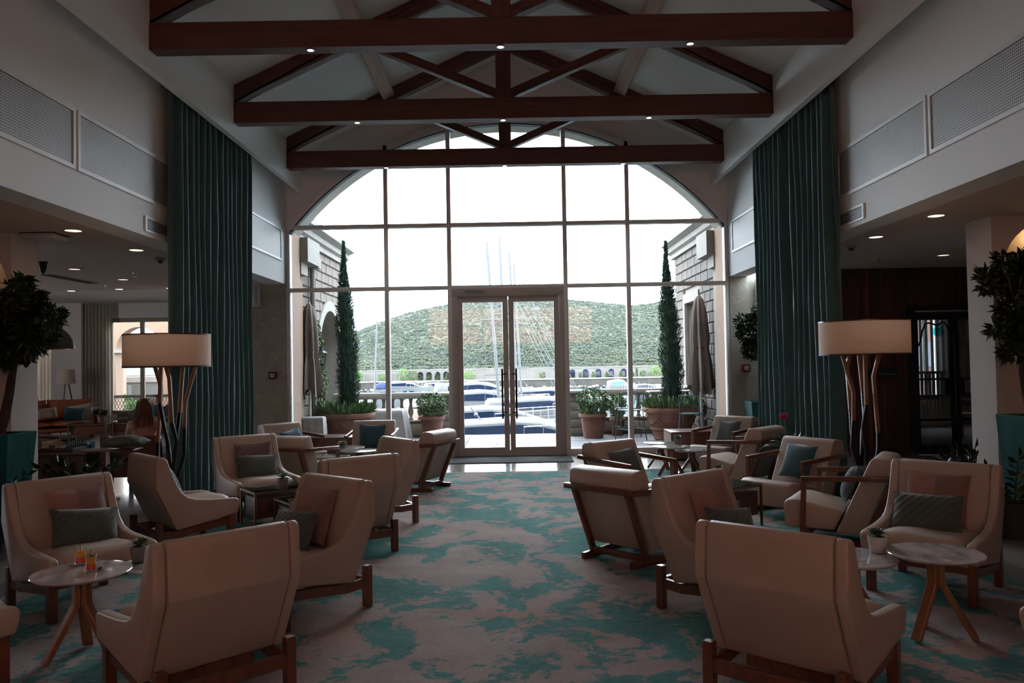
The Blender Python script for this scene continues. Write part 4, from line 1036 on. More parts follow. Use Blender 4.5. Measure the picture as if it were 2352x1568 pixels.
# ================================================================ FLOOR LAMPS
def floor_lamp(x, y, label, rot):
    t = thing('floor_lamp', label, 'floor lamp', (x, y, .012 if abs(x) < 3.46 else 0), rot, 'branch-legged floor lamps'); R_ = .385; z0, z1 = 1.555, 1.853
    MB().lathe([(R_, z0), (R_, z1), (R_-.004, z1), (R_-.004, z0)], 72, cap=False).build('lamp_shade', 'shade_cloth', t, smooth=True, angle=50)
    sh_ = [c_ for c_ in COL.objects if c_.parent == t][-1]
    for z in (z0, z1): MB().lathe([(R_+.002, z-.006), (R_+.002, z+.006), (R_-.006, z+.006), (R_-.006, z-.006), (R_+.002, z-.006)], 72, cap=False).build('shade_trim', 'walnut_dark' if z == z0 else 'walnut', sh_, smooth=True, angle=50)
    MB().lathe([(.001, z0+.015), (R_-.01, z0+.015), (R_-.01, z0+.018), (.001, z0+.018)], 48, cap=False).build('diffuser', 'shade_cloth', sh_)
    K = .00395
    cfg = [(-.08, [(-61, 1.575), (-35, 1.218), (-35, .965)], [(-37, .716), (-12, .40)], (-.17, -.10)), (.17, [(-14, 1.575), (-23, 1.447), (-23, 1.04)], [(-28, .847), (-8, .42)], (-.05, .20)),
           (-.18, [(-19, 1.575), (-14, 1.108)], [(-15, .898), (2, .41)], (.06, -.20)), (.13, [(1, 1.575), (6, 1.218)], [(2, .98), (-5, .847), (-14, .42)], (.04, .18)),
           (-.02, [(33, 1.575), (17, 1.356), (25, .847)], [(25, .70), (10, .40)], (.19, .02))]
    for y_, up_, lo_, ft in cfg:
        yy = lambda z: y_*max(.25, min(1, (z-.2)/1.2))
        pu = [(a*K, yy(z), z) for a, z in up_]; pl = [pu[-1]] + [(a*K, yy(z)*.6, z) for a, z in lo_] + [(ft[0], ft[1], .002)]
        lg_ = MB().path(pu, .032, .032, (0, 1, 0)).build('leg', 'oak_leg', t, bevel=.004, seg=1)
        MB().path(pl, .031, .031, (0, 1, 0)).build('leg_tip', 'black_metal', lg_, bevel=.004, seg=1)
    MB().tube([(-.02, 0, .36), (-.02, 0, .44)], .05, 12).build('hub', 'black_metal', t)
    MB().tube([(0, 0, z0), (0, 0, z0+.16)], .018, 10).build('socket', 'black_metal', t)
    bl_ = bpy.data.lights.new('lamp_light', 'POINT'); bl_.energy = 1.8; bl_.color = (1, .66, .40); bl_.shadow_soft_size = .05
    lo = bpy.data.objects.new('lamp_light', bl_); COL.objects.link(lo); lo.location = (x, y, 1.72+.012)
    return t
floor_lamp(-3.195, 7.50, 'branch-legged floor lamp with cream drum shade in front of the lounge-side teal curtain', PI)
floor_lamp(3.245, 7.22, 'branch-legged floor lamp with cream drum shade in front of the dark wood wall', 0.0)

# ================================================================ INDOOR PLANTS
def planter(t, wt, wb, h):
    q = MB(); r = lambda w, z: [(-w, -w, z), (w, -w, z), (w, w, z), (-w, w, z)]
    q.loft([r(wb, 0), r(wt, h), r(wt-.035, h), r(wt-.035, h-.05)])
    q.build('planter', 'teal_planter', t, bevel=.006, seg=1)
    MB().box(-wt+.036, wt-.036, -wt+.036, wt-.036, h-.08, h-.052).build('soil', 'soil', t)
def ficus(x, y, label, seed, trunk, blobs, n, h=.98, wt=.225, wb=.16, rz=0, L=.10, wd=.042, pl=True):
    t = thing('potted_ficus', label, 'potted tree', (x, y, 0), rz, 'ficus trees in teal planters'); planter(t, wt, wb, h)
    rng = np.random.default_rng(seed); q = MB(); q.tube(trunk, [.05-.022*i/(len(trunk)-1) for i in range(len(trunk))], 10)
    tip = Vector(trunk[-1]); low = Vector(trunk[-2])
    for c, r in blobs:
        c = Vector(c); m_ = low.lerp(c, .5) + Vector((0, 0, .05)); q.tube([low, m_, c], [.02, .013, .005], 6)
    q.build('trunk', 'bark', t, smooth=True, angle=80)
    P, D = blob_points(rng, blobs, n); stuff(obj('foliage', leaves_mesh('foliage', P, D, rng.uniform(.6, 1.15, len(P))*L, rng.uniform(.7, 1.1, len(P))*wd, rng=rng), 'leaf_ficus', t)); return t
def bl(px, py, Y, r, x0, y0): p = at_y(px, py, Y); return ((p.x-x0, Y-y0, p.z), r)
def crown(poly, k, Y, X0, Y0, r0, r1, seed):
    """small leaf clumps scattered over an outline given in photo pixels, at several depths round Y"""
    rg_ = random.Random(seed); out = []; xs2 = [p_[0] for p_ in poly]; ys2 = [p_[1] for p_ in poly]
    def inside(x, y):
        c = False
        for (xa, ya), (xb, yb) in zip(poly, poly[1:]+poly[:1]):
            if (ya > y) != (yb > y) and x < (xb-xa)*(y-ya)/(yb-ya)+xa: c = not c
        return c
    while len(out) < k:
        x, y = rg_.uniform(min(xs2), max(xs2)), rg_.uniform(min(ys2), max(ys2))
        if inside(x, y):
            r = rg_.uniform(r0, r1); out.append(bl(x, y, Y+rg_.uniform(-.28, .28), (r, r, r*.7), X0, Y0))
    return out
X0, Y0 = -4.72, 7.40
tr = [(-.02, 0, .90)] + [(at_y(a, b_, Y0).x-X0, 0, at_y(a, b_, Y0).z) for a, b_ in ((10, 960), (22, 900), (30, 845), (42, 800))]
ficus(X0, Y0, 'ficus tree with a dense dark crown in a teal planter at the lounge-side pier', 11, tr,
      crown([(55, 640), (85, 630), (108, 665), (122, 705), (125, 740), (105, 775), (85, 800), (55, 815), (20, 830), (-60, 830), (-120, 760), (-60, 690), (0, 690), (20, 660)], 46, Y0, X0, Y0, .05, .095, 3), 4200)
X0, Y0 = 4.88, 7.40
tr = [(0, 0, .90)] + [(at_y(a, b_, Y0).x-X0, 0, at_y(a, b_, Y0).z) for a, b_ in ((2358, 900), (2350, 850), (2352, 800), (2342, 740))]
ficus(X0, Y0, 'ficus tree with tiered leaf clumps in a teal planter at the restaurant-side pier', 12, tr,
      crown([(2290, 600), (2352, 585), (2440, 600), (2460, 700), (2400, 700), (2330, 690), (2290, 672), (2258, 660), (2262, 640)], 22, Y0, X0, Y0, .04, .085, 4)
      + crown([(2290, 700), (2352, 690), (2352, 760), (2300, 762), (2268, 752), (2275, 728)], 9, Y0, X0, Y0, .035, .065, 5)
      + crown([(2280, 772), (2345, 765), (2345, 800), (2325, 825), (2305, 815)], 6, Y0, X0, Y0, .03, .055, 6), 2700, rz=0)
X0, Y0 = 4.05, 12.85
p = at_y(1752, 915, Y0)
ficus(X0, Y0, 'small ficus in a slim teal planter behind the restaurant-side curtain', 13, [(0, 0, .80), (0, 0, 1.1), (.02, 0, 1.45), (.0, 0, 1.7)],
      [bl(1735, 760, Y0, (.28, .22, .26), X0, Y0), bl(1712, 740, Y0, (.15, .15, .12), X0, Y0), bl(1735, 800, Y0, (.2, .2, .16), X0, Y0), bl(1760, 720, Y0, (.22, .2, .2), X0, Y0)], 2300, h=.86, wt=.22, wb=.15, L=.085, wd=.038)
def zz(x, y, label, seed, stems, base=.40, r=.20, z0=0.0):
    t = thing('potted_plant', label, 'potted plant', (x, y, z0), 0); rng = np.random.default_rng(seed)
    MB().lathe([(.001, 0), (r*.8, 0), (r, base), (r-.02, base), (r-.02, base-.04), (.001, base-.04)], 28, cap=False).build('pot', 'boat_dark', t, smooth=True, angle=40)
    q = MB(); P = []; D = []
    for k in range(stems):
        a = 2*PI*k/stems + rng.uniform(-.3, .3); ln = rng.uniform(.34, .52); out = rng.uniform(.10, .32)
        pts = [Vector((math.cos(a)*(.05+out*u**1.6), math.sin(a)*(.05+out*u**1.6), base-.05 + ln*(u - .18*u*u*out*3))) for u in np.linspace(0, 1, 6)]
        q.tube(pts, [.010, .009, .008, .006, .004, .003], 6)
        for i in range(2, 16):
            u = i/16; j = min(int(u*5), 4); f_ = u*5-j; c = pts[j].lerp(pts[j+1], f_); d = (pts[j+1]-pts[j]).normalized(); sd = Vector((-math.sin(a), math.cos(a), .2))*(1 if i % 2 else -1)
            P.append(c); D.append(d*.5+sd*.9+Vector((0, 0, .25)))
        P.append(pts[-1]); D.append(pts[-1]-pts[-2])
    q.build('stems', 'leaf_zz', t, smooth=True)
    stuff(obj('foliage', leaves_mesh('foliage', P, D, rng.uniform(.09, .125, len(P)), .05, .12, rng), 'leaf_zz', t)); return t
zz(-3.95, 7.35, 'glossy dark green zamioculcas in a low pot behind the club chair', 21, 12, .36, .24)
zz(-4.50, 6.80, 'second glossy zamioculcas in a low pot beside the lounge-side planter', 22, 8, .32, .2)
zz(3.95, 7.05, 'sparse glossy green plant in a low pot behind the restaurant-side club chair', 23, 5, .34, .18)
zz(4.25, 6.75, 'short glossy sprig in a low pot beside the restaurant-side teal planter', 25, 3, .30, .14)
# bromeliad with pink flower
p = at_y(1850, 1000, 9.0); t = thing('bromeliad', 'bromeliad with glossy strap leaves and one pink flower before the restaurant-side curtain', 'potted plant', (3.12, 8.85, .012))
MB().lathe([(.001, 0), (.13, 0), (.17, .52), (.155, .52), (.155, .48), (.001, .48)], 28, cap=False).build('pot', 'boat_dark', t, smooth=True, angle=40)
rng = np.random.default_rng(31); q = MB()
for k in range(24):
    a = k*2.4; u = k/24; ln = .22+.22*u; d = Vector((math.cos(a), math.sin(a), 0)); sd = Vector((-math.sin(a), math.cos(a), 0)); rings = []
    for v in np.linspace(0, 1, 6):
        c = d*(.02+ln*v*(.45+.55*u)) + Vector((0, 0, .49 + ln*(1.25-.5*u)*v - ln*1.0*v*v*(.25+.75*u))); w_ = .024*(1-v**3)+.002
        rings.append([c-sd*w_, c+Vector((0, 0, .006)), c+sd*w_, c-Vector((0, 0, .004))])
    q.loft(rings)
q.build('foliage', 'leaf_brom', t, smooth=True, angle=70)
MB().tube([(0, 0, .5), (-.03, 0, .72), (-.06, 0, .86)], .008, 6).build('flower_stem', 'leaf_brom', t, smooth=True)
obj('flower', leaves_mesh('flower', [(-.06, 0, .85)]*26, rng.normal(size=(26, 3))*.55+np.array([0, 0, 1.0]), .085, .030), 'pink_petal', t)

# ================================================================ LOUNGE (left bay)
tag(MB().box(-13.0, -5.7, 11.2, 19.2, .0005, .010).build('lounge_rug', 'rug_grey'), 'beige grey carpet covering the lounge beyond the curtain', 'rug')
def sofa(x, y, rz, w, label, m='cognac', n=2):
    t = thing('sofa', label, 'sofa', (x, y, .0105), rz); h = w/2
    MB().box(-h+.05, h-.05, -.40, .40, .20, .30).build('base', m, t, bevel=.04, seg=3)
    for s in (-1, 1):
        prof = [(-.42, .22), (-.42, .62), (-.38, .66), (.36, .62), (.42, .56), (.42, .26), (.36, .22)]
        MB().prism(prof, s*h, s*(h-.07), 'x').build('arm', m, t, bevel=.02, seg=2)
        for y_ in (-.36, .36): MB().box(s*(h-.06)-.03, s*(h-.06)+.03, y_-.03, y_+.03, 0, .22).build('leg', 'oak_leg', t)
        MB().box(s*h-.012, s*h+.012, -.40, .40, .18, .24).build('side_rail', 'oak_leg', t)
    MB().bar((0, -.42, .24), (0, -.50, .80), w-.12, .10, (0, 1, 0)).build('back_frame', m, t, bevel=.03)
    cw = (w-.16)/n
    for i in range(n):
        c = -h+.08+cw*(i+.5)
        obj('seat_cushion', pillow_mesh('seat_cushion', cw-.01, .80, .16, seed=i, pinch=.01), m, t, (c, .02, .36), 0, (PI/2, 0, 0))
        obj('back_cushion', pillow_mesh('back_cushion', cw-.01, .48, .20, seed=i+5, pinch=.03), m, t, (c, -.30, .66), 0, (-.22, 0, 0))
    return t
pS = at_z(140, 1003, 0)
sf = sofa(-10.0, 17.3, math.radians(222), 2.0, 'cognac leather sofa with wooden frame across the lounge')
def put(px, py, Y, w, h, t_, m, label, rz=0, tilt=15, roll=0, seed=1):
    p = at_y(px, py, Y); me = pillow_mesh('cushion', w, h, t_, seed=seed); o_ = obj('cushion', me, m, None, p); o_.rotation_euler = (math.radians(tilt), math.radians(roll), rz); return tag(o_, label, 'cushion', 'cushions in the lounge')
put(170, 955, 17.52, .42, .42, .14, 'teal_velvet', 'slate blue cushion leaning on the cognac sofa', 3.87, 16, -8, 2)
put(189, 950, 17.75, .44, .44, .14, 'beige_cloth', 'beige cushion behind the slate blue one on the cognac sofa', 3.87, 16, 8, 3)
put(207, 951, 17.90, .38, .34, .14, 'brown_leather', 'dark brown leather cushion at the arm of the cognac sofa', 3.87, 14, -6, 4)
put(108, 950, 17.05, .40, .26, .14, 'boat_tan', 'tan lumbar cushion on the cognac sofa near the pier', 3.87, 14, 4, 6)
def frame_table(x, y, rz, w, d, h, label):
    t = thing('coffee_table', label, 'table', (x, y, .0105), rz); f = .025
    MB().box(-w/2, w/2, -d/2, d/2, h-.02, h).build('tabletop', 'table_glass', t)
    for a in (-1, 1):
        for b_ in (-1, 1): MB().box(*sorted((a*w/2, a*(w/2-f))), *sorted((b_*d/2, b_*(d/2-f))), 0, h-.02).build('leg', 'brass', t)
        MB().box(*sorted((a*w/2, a*(w/2-f))), -d/2+f, d/2-f, h-.045, h-.021).build('rail', 'brass', t); MB().box(-w/2+f, w/2-f, *sorted((a*d/2, a*(d/2-f))), h-.045, h-.021).build('rail', 'brass', t)
    MB().box(-w/2+.04, w/2-.04, -d/2+.04, d/2-.04, h-.24, h-.055).build('drawer_box', 'walnut', t, bevel=.005); return t
p = at_z(208, 1005, 0); frame_table(-8.66, 16.45, .25, .70, .55, .46, 'brass framed coffee table with wooden drawer before the cognac sofa')
p = at_z(243, 998, 0); frame_table(-8.45, 17.35, .25, .34, .5, .42, 'small brass framed table beside the white armchair')
p = at_y(232, 962, 16.5)
t = thing('potted_plant', 'small dark leafy plant in a pale pot on the lounge coffee table', 'potted plant', (p.x, p.y, .4715))
MB().lathe([(.001, 0), (.05, 0), (.075, .15), (.06, .16), (.001, .14)], 20, cap=False).build('pot', 'boat_tan', t, smooth=True)
rng = np.random.default_rng(7); P, D = blob_points(rng, [((0, 0, .19), (.11, .11, .06))], 160); obj('foliage', leaves_mesh('foliage', P, D, .06, .04, rng=rng), 'leaf_zz', t)
t['group'] = 'plants'
def shell_chair(x, y, rz, label):
    t = thing('shell_armchair', label, 'armchair', (x, y, .0105), rz, 'white shell armchairs')
    q = MB(); n = 20; rings = []
    for k in range(n+1):                                   # curved back wrapping round the seat
        a = math.radians(-28 + 236*k/n); hgt = .74 - .22*abs(math.cos(a))**1.5 if math.sin(a) > -.5 else .5
        c, s = math.cos(a), -math.sin(a); rings.append([(c*.30, s*.28, .34), (c*.36, s*.36, hgt), (c*.33, s*.33, hgt+.01), (c*.27, s*.25, .36)])
    q.loft(rings); q.build('shell', 'boat_cream', t, smooth=True, angle=60)
    MB().lathe([(.001, .33), (.27, .33), (.30, .38), (.27, .43), (.001, .44)], 28, cap=False).build('seat', 'boat_cream', t, smooth=True, angle=60)
    for k in range(4):
        a = PI/4+PI/2*k; MB().bar((math.cos(a)*.34, math.sin(a)*.32, 0), (math.cos(a)*.22, math.sin(a)*.2, .35), .028, .028, w2=.036, h2=.036).build('leg', 'oak_leg', t)
p = at_z(298, 1002, 0); shell_chair(p.x, p.y, 2.4, 'white shell armchair seen behind the red-haired person')
p = at_z(358, 1000, 0); shell_chair(p.x+.15, p.y+.1, 2.9, 'white shell armchair behind the legs of the branch lamp')
put(361, 944, at_z(358, 1000, 0).y+.05, .34, .34, .12, 'teal_velvet', 'teal cushion on the white armchair behind the branch lamp', 2.9, -12, 6, 8)
p = at_y(152, 920, 18.6); t = thing('tripod_lamp', 'tripod floor lamp with white tapered shade behind the cognac sofa', 'floor lamp', (p.x, 18.6, .0105))
zt_, zb_ = at_y(152, 849, 18.6).z, at_y(152, 882, 18.6).z
MB().lathe([(.20, zb_), (.175, zt_), (.171, zt_), (.196, zb_)], 36, cap=False).build('lamp_shade', 'shade_cloth', t, smooth=True)
for k in range(3):
    a = 2*PI*k/3+.5; MB().bar((math.cos(a)*.26, math.sin(a)*.26, 0), (math.cos(a)*.05, math.sin(a)*.05, zb_+.02), .03, .03).build('leg', 'oak_leg', t)
# black dome pendant
p = at_y(106, 802, 13.6); t = thing('dome_pendant', 'big black dome pendant lamp with red inside over the lounge', 'pendant lamp', (p.x, 13.6, p.z))
R_ = .43; pr = [(R_*math.cos(a), R_*1.0*math.sin(a)) for a in np.linspace(0.02, PI/2-.05, 12)]
MB().lathe(pr, 48, cap=False).build('shade', 'lamp_metal', t, smooth=True)
mat('red_enamel', (.45, .06, .02), .4)
MB().lathe([(r-.006, max(z-.006, 0)) for r, z in pr], 48, cap=False).build('lining', 'red_enamel', t, smooth=True)
MB().tube([(0, 0, R_-.01), (0, 0, ZS-p.z)], .007, 6).build('cord', 'black_metal', t)
# chess corner with brown leather seat and the seated person
cy = 10.55; p = at_y(150, 1033, cy); zt_ = p.z
ct = thing('chess_cabinet', 'dark wooden cabinet table carrying the chess set', 'table', (p.x, cy, 0), 0)
MB().box(-.46, .46, -.32, .32, zt_-.03, zt_).build('tabletop', 'walnut', ct, bevel=.004)
MB().box(-.42, .42, -.28, .28, .04, zt_-.03).build('body', 'walnut_dark', ct)
MB().box(-.40, -.01, -.295, -.28, .08, zt_-.05).build('door', 'walnut_dark', ct, bevel=.003); MB().box(.01, .40, -.295, -.28, .08, zt_-.05).build('door', 'walnut_dark', ct, bevel=.003)
cb = thing('chess_board', 'dark wooden chess box with brass clasp and board on top', 'chess board', (p.x+.02, cy-.05, zt_+.001), 0)
MB().box(-.23, .23, -.23, .23, 0, .05).build('box', 'walnut_dark', cb, bevel=.003); MB().box(-.012, .012, -.236, -.23, .02, .035).build('clasp', 'brass', cb)
sq = MB().box(0, .052, 0, .052, 0, .002).mesh('square')
for i in range(8):
    for j in range(8):
        me = sq
        o_ = bpy.data.objects.new('square', sq if (i+j) % 2 else (globals().setdefault('sq2', sq.copy()))); COL.objects.link(o_); o_.parent = cb; o_.location = (-.208+i*.052, -.208+j*.052, .05)
sq.materials.append(MATS['chess_light']); sq2.materials.append(MATS['chess_dark'])
pawn = [(.001, 0), (.015, 0), (.015, .006), (.007, .012), (.006, .030), (.010, .034), (.009, .042), (.001, .048)]
king = [(.001, 0), (.018, 0), (.018, .008), (.009, .016), (.007, .052), (.014, .056), (.011, .074), (.004, .078), (.004, .090), (.001, .092)]
pm, km = {}, {}
for c in ('light', 'dark'):
    pm[c] = MB().lathe(pawn, 12, cap=False).mesh('pawn', smooth=True); km[c] = MB().lathe(king, 12, cap=False).mesh('piece', smooth=True)
for c, cols in (('light', (0, 1)), ('dark', (7, 6))):
    for r in range(8):
        for k, i in enumerate(cols):
            loc = (p.x+.02-.182+i*.052, cy-.05-.182+r*.052, zt_+.0535)
            o_ = obj('chess_piece' if k == 0 else 'chess_pawn', km[c] if k == 0 else pm[c], 'chess_'+c, None, loc)
            tag(o_, ('pale wooden ' if c == 'light' else 'dark wooden ') + ('tall chess piece on the back row' if k == 0 else 'chess pawn on the front row'), 'chess piece', c+' chess '+('pieces' if k == 0 else 'pawns'))
tm = MB().lathe([(.001, 0), (.030, 0), (.036, .085), (.033, .085), (.028, .008), (.001, .008)], 16, cap=False).mesh('tumbler', smooth=True, angle=50)
for px, Y, lab in ((120, cy-.24, 'blue cut glass tumbler beside the pale chess pieces'), (151, cy+.28, 'blue cut glass tumbler behind the chess board'), (212, cy+.15, 'blue cut glass tumbler near the leather seat')):
    q_ = at_y(px, 1030, Y); xx = min(q_.x, p.x+.43)
    tag(obj('tumbler', tm, 'glass_blue', None, (xx, Y, zt_+.001)), lab, 'tumbler', 'blue tumblers')
mt = at_y(165, 1045, cy-.27)
# wooden arm table with one white leg
q0 = at_y(238, 1031, 9.55); t = thing('arm_table', 'reddish wooden tray table with a single white leg', 'table', (q0.x, 9.55, 0), .1)
MB().box(-.24, .40, -.15, .15, q0.z-.022, q0.z).build('tabletop', 'walnut', t, bevel=.005)
MB().tube([(.05, 0, 0.02), (.05, 0, q0.z-.022)], .022, 12).build('leg', 'white_plastic', t, smooth=True)
MB().lathe([(.001, 0), (.13, 0), (.13, .015), (.03, .022), (.001, .022)], 20, cap=False, c=(.05, 0, 0)).build('foot', 'white_plastic', t, smooth=True)
zq = q0.z; me = pillow_mesh('cushion', .46, .44, .15, seed=14)
o_ = obj('cushion', me, 'olive_cloth', None, (at_y(287, 1013, 9.55).x, 9.56, zq+.08), 0, (PI/2-.08, 0, .1)); tag(o_, 'olive grey cushion lying flat on the wooden tray table', 'cushion', 'cushions in the lounge')
ls = thing('leather_seat', 'dark brown leather lounge seat in which the person sits', 'armchair', (-4.76, 10.56, 0), math.radians(2))
MB().box(-.36, .36, -.30, .42, .16, .38).build('seat', 'brown_leather', ls, bevel=.03)
MB().bar((.06, -.32, .20), (.06, -.42, .70), .50, .11, (0, 1, 0)).build('backrest', 'brown_leather', ls, bevel=.03)
for s in (-1, 1): MB().prism([(-.36, .16), (-.42, .66), (-.36, .70), (.34, .58), (.40, .53), (.40, .16)], s*.46, s*.36, 'x').build('arm', 'brown_leather', ls, bevel=.025)
for a in (-1, 1):
    for b_ in (-1, 1): MB().box(a*.38-.025, a*.38+.025, b_*.3-.025+.03, b_*.3+.025+.03, 0, .16).build('leg', 'walnut', ls)
ls2 = thing('leather_seat', 'dark brown leather seat half hidden by the lounge-side pier', 'armchair', (-7.0, 11.45, .0105), math.radians(-75))
MB().box(-.36, .36, -.30, .42, .16, .40).build('seat', 'brown_leather', ls2, bevel=.03); MB().bar((0, -.30, .2), (0, -.42, .78), .74, .11, (0, 1, 0)).build('backrest', 'brown_leather', ls2, bevel=.03)
for s in (-1, 1): MB().prism([(-.36, .16), (-.40, .60), (.40, .56), (.40, .16)], s*.46, s*.36, 'x').build('arm', 'brown_leather', ls2, bevel=.025)
for a in (-1, 1):
    for b_ in (-1, 1): MB().box(a*.38-.025, a*.38+.025, b_*.3+.005, b_*.3+.055, 0, .16).build('leg', 'walnut', ls2)
put(100, 1026, 11.3, .34, .28, .16, 'khaki_cloth', 'khaki crumpled pillow form standing for a bent knee on the leather seat beside the chess table', .4, 35, 20, 16)  # pillow shape in place of a knee in khaki trousers

# the seated person: one body, hair and shirt as parts
def skin_body(name, joints, edges, m, parent, root=0, sub=2):
    me = bpy.data.meshes.new(name); me.from_pydata([j[0] for j in joints], edges, [])
    o_ = bpy.data.objects.new(name, me); COL.objects.link(o_)
    sk = o_.modifiers.new('skin', 'SKIN'); sk.use_smooth_shade = True; me.skin_vertices or None
    for v, j in zip(me.skin_vertices[0].data, joints): v.radius = j[1] if isinstance(j[1], tuple) else (j[1], j[1]); v.use_root = False
    me.skin_vertices[0].data[root].use_root = True
    sb = o_.modifiers.new('sub', 'SUBSURF'); sb.levels = sub; sb.render_levels = sub
    me2 = bpy.data.meshes.new_from_object(o_.evaluated_get(bpy.context.evaluated_depsgraph_get())); bpy.data.objects.remove(o_)
    me2.name = name; me2.materials.clear(); me2.polygons.foreach_set('use_smooth', [True]*len(me2.polygons)); return obj(name, me2, m, parent)
pe = thing('person', 'person with long auburn hair in a pale pink shirt, seated with back turned', 'person', (-4.80, 10.52, 0), math.radians(12))
J = [((0, .0, .46), (.15, .12)), ((0, -.03, .60), (.13, .10)), ((0, -.05, .76), (.155, .105)), ((0, -.05, .86), (.10, .08)), ((0, -.03, .93), (.05, .05)), ((0, .0, 1.02), (.075, .085)), ((0, .01, 1.10), (.06, .07)),
     ((-.155, -.05, .83), .058), ((-.22, .05, .66), .042), ((-.20, .26, .62), .034), ((-.19, .34, .62), .026),
     ((.155, -.05, .83), .058), ((.30, .02, .76), .042), ((.50, .12, .74), .034), ((.58, .15, .745), .026),
     ((-.10, .12, .44), .085), ((-.13, .44, .44), .062), ((-.13, .46, .10), .042), ((-.13, .56, .04), .035), ((.10, .12, .44), .085), ((.13, .44, .44), .062), ((.13, .46, .10), .042), ((.13, .56, .04), .035)]
Ed = [(0, 1), (1, 2), (2, 3), (3, 4), (4, 5), (5, 6), (3, 7), (7, 8), (8, 9), (9, 10), (3, 11), (11, 12), (12, 13), (13, 14), (0, 15), (15, 16), (16, 17), (17, 18), (0, 19), (19, 20), (20, 21), (21, 22)]
skin_body('body', J, Ed, 'skin', pe)
def sk2(ids, grow): return [(J[i][0], tuple(r*grow for r in J[i][1]) if isinstance(J[i][1], tuple) else J[i][1]*grow) for i in ids]
ids = [0, 1, 2, 3, 7, 8, 9, 11, 12, 13]; e2 = [(ids.index(a), ids.index(b_)) for a, b_ in Ed if a in ids and b_ in ids]
skin_body('shirt', sk2(ids, 1.10), e2, 'pink_shirt', pe)
ids = [0, 15, 16, 17, 19, 20, 21]; e2 = [(ids.index(a), ids.index(b_)) for a, b_ in Ed if a in ids and b_ in ids]
skin_body('trousers', sk2(ids, 1.08), e2, 'jeans', pe)
for s in (-1, 1):                                          # fingers of both hands
    w_ = Vector((s*(.19 if s < 0 else .58), .34 if s < 0 else .15, .62 if s < 0 else .745)); d = Vector((0, 1, -.1)) if s < 0 else Vector((.8, .5, -.12)); d.normalize(); sd = d.cross(Vector((0, 0, 1)))
    q = MB()
    for i, (o2, ln) in enumerate(((-.028, .060), (-.010, .072), (.010, .070), (.027, .055))):
        b0 = w_ + d*.02 + sd*o2; q.tube([b0, b0+d*ln*.6, b0+d*ln+Vector((0, 0, -.02))], [.009, .0085, .007], 8)
    b0 = w_ - sd*.025*s; q.tube([b0, b0-sd*.03*s+d*.025, b0-sd*.035*s+d*.055], [.010, .009, .0075], 8)
    q.build('fingers', 'skin', pe, smooth=True, angle=80)
hb = MB()                                                  # hair: a cap that falls to the shoulders in locks
n = 28; rings = []
for z, rx, ry, yo in ((1.165, .008, .008, .0), (1.155, .055, .06, .0), (1.12, .088, .10, .0), (1.06, .100, .112, -.005), (1.0, .104, .108, -.015), (.93, .120, .10, -.035), (.86, .138, .085, -.065), (.80, .128, .055, -.095)):
    rings.append([(rx*math.cos(2*PI*j/n)*(1+.05*math.sin(j*3.7)), yo + ry*math.sin(2*PI*j/n)*(1+.05*math.sin(j*5.1)) if math.sin(2*PI*j/n) < .35 or z > 1.1 else yo+ry*.35, z + (.012*math.sin(j*2.3) if z < .9 else 0)) for j in range(n)])
hb.loft(rings)
for k in range(90):
    j = (k*n/90) % n; a = 2*PI*j/n
    if math.sin(a) > .45: continue
    pts = [(r_[int(j) % n][0]*1.03, (r_[int(j) % n][1])*1.03-.002, r_[int(j) % n][2]) for r_ in rings[2:]]; e_ = pts[-1]; pts.append((e_[0]*1.08, e_[1]-.012, e_[2]-.03-.03*((k*7) % 5)/5)); hb.tube(pts, [.002, .005, .006, .006, .006, .005, .001], 6)
hb.build('hair', 'hair', pe, smooth=True, angle=80)
fc = MB(); fc.sphere((-.03, .082, 1.04), .011, 8, 6); fc.sphere((.03, .082, 1.04), .011, 8, 6); fc.build('eyes', 'white_plastic', pe, smooth=True)
MB().loft([[(-.012, .085, 1.045), (.012, .085, 1.045), (0, .09, 1.05)], [(-.016, .085, 1.005), (.016, .085, 1.005), (0, .115, 1.005)], [(-.01, .085, .998), (.01, .085, .998), (0, .10, .997)]]).build('nose', 'skin', pe, smooth=True)
MB().sphere((0, .088, .975), .020, 10, 6, 1, .4, .35).build('mouth', 'pink_petal', pe, smooth=True)

# ================================================================ TERRACE
XW, YE = 3.86, 18.2                                       # wing walls and where they end
terr = struct(MB().box(-5.4, 5.4, YO, 17.55, -.30, -.045).build('terrace_floor', 'mortar'))
rng = random.Random(4); pvm = MB().box(.004, .596, .004, .396, -.045, -.02).mesh('paver'); pvp = pvm.copy(); pvm.materials.append(MATS['paving']); pvp.materials.append(MATS['paving_pale'])
for i in range(13):
    for j in range(8):
        x, y = -3.86+i*.6, YO+.01+j*.42
        o_ = bpy.data.objects.new('paver', pvp if 5 <= i <= 7 else pvm); COL.objects.link(o_); o_.parent = terr; o_.location = (x, y, rng.uniform(-.003, .003)); o_.scale = (1, 1.05, 1)
struct(MB().box(-3.7, 3.7, YW+.12, YO, -.3, -.02).build('trim_3', 'paving_pale'))
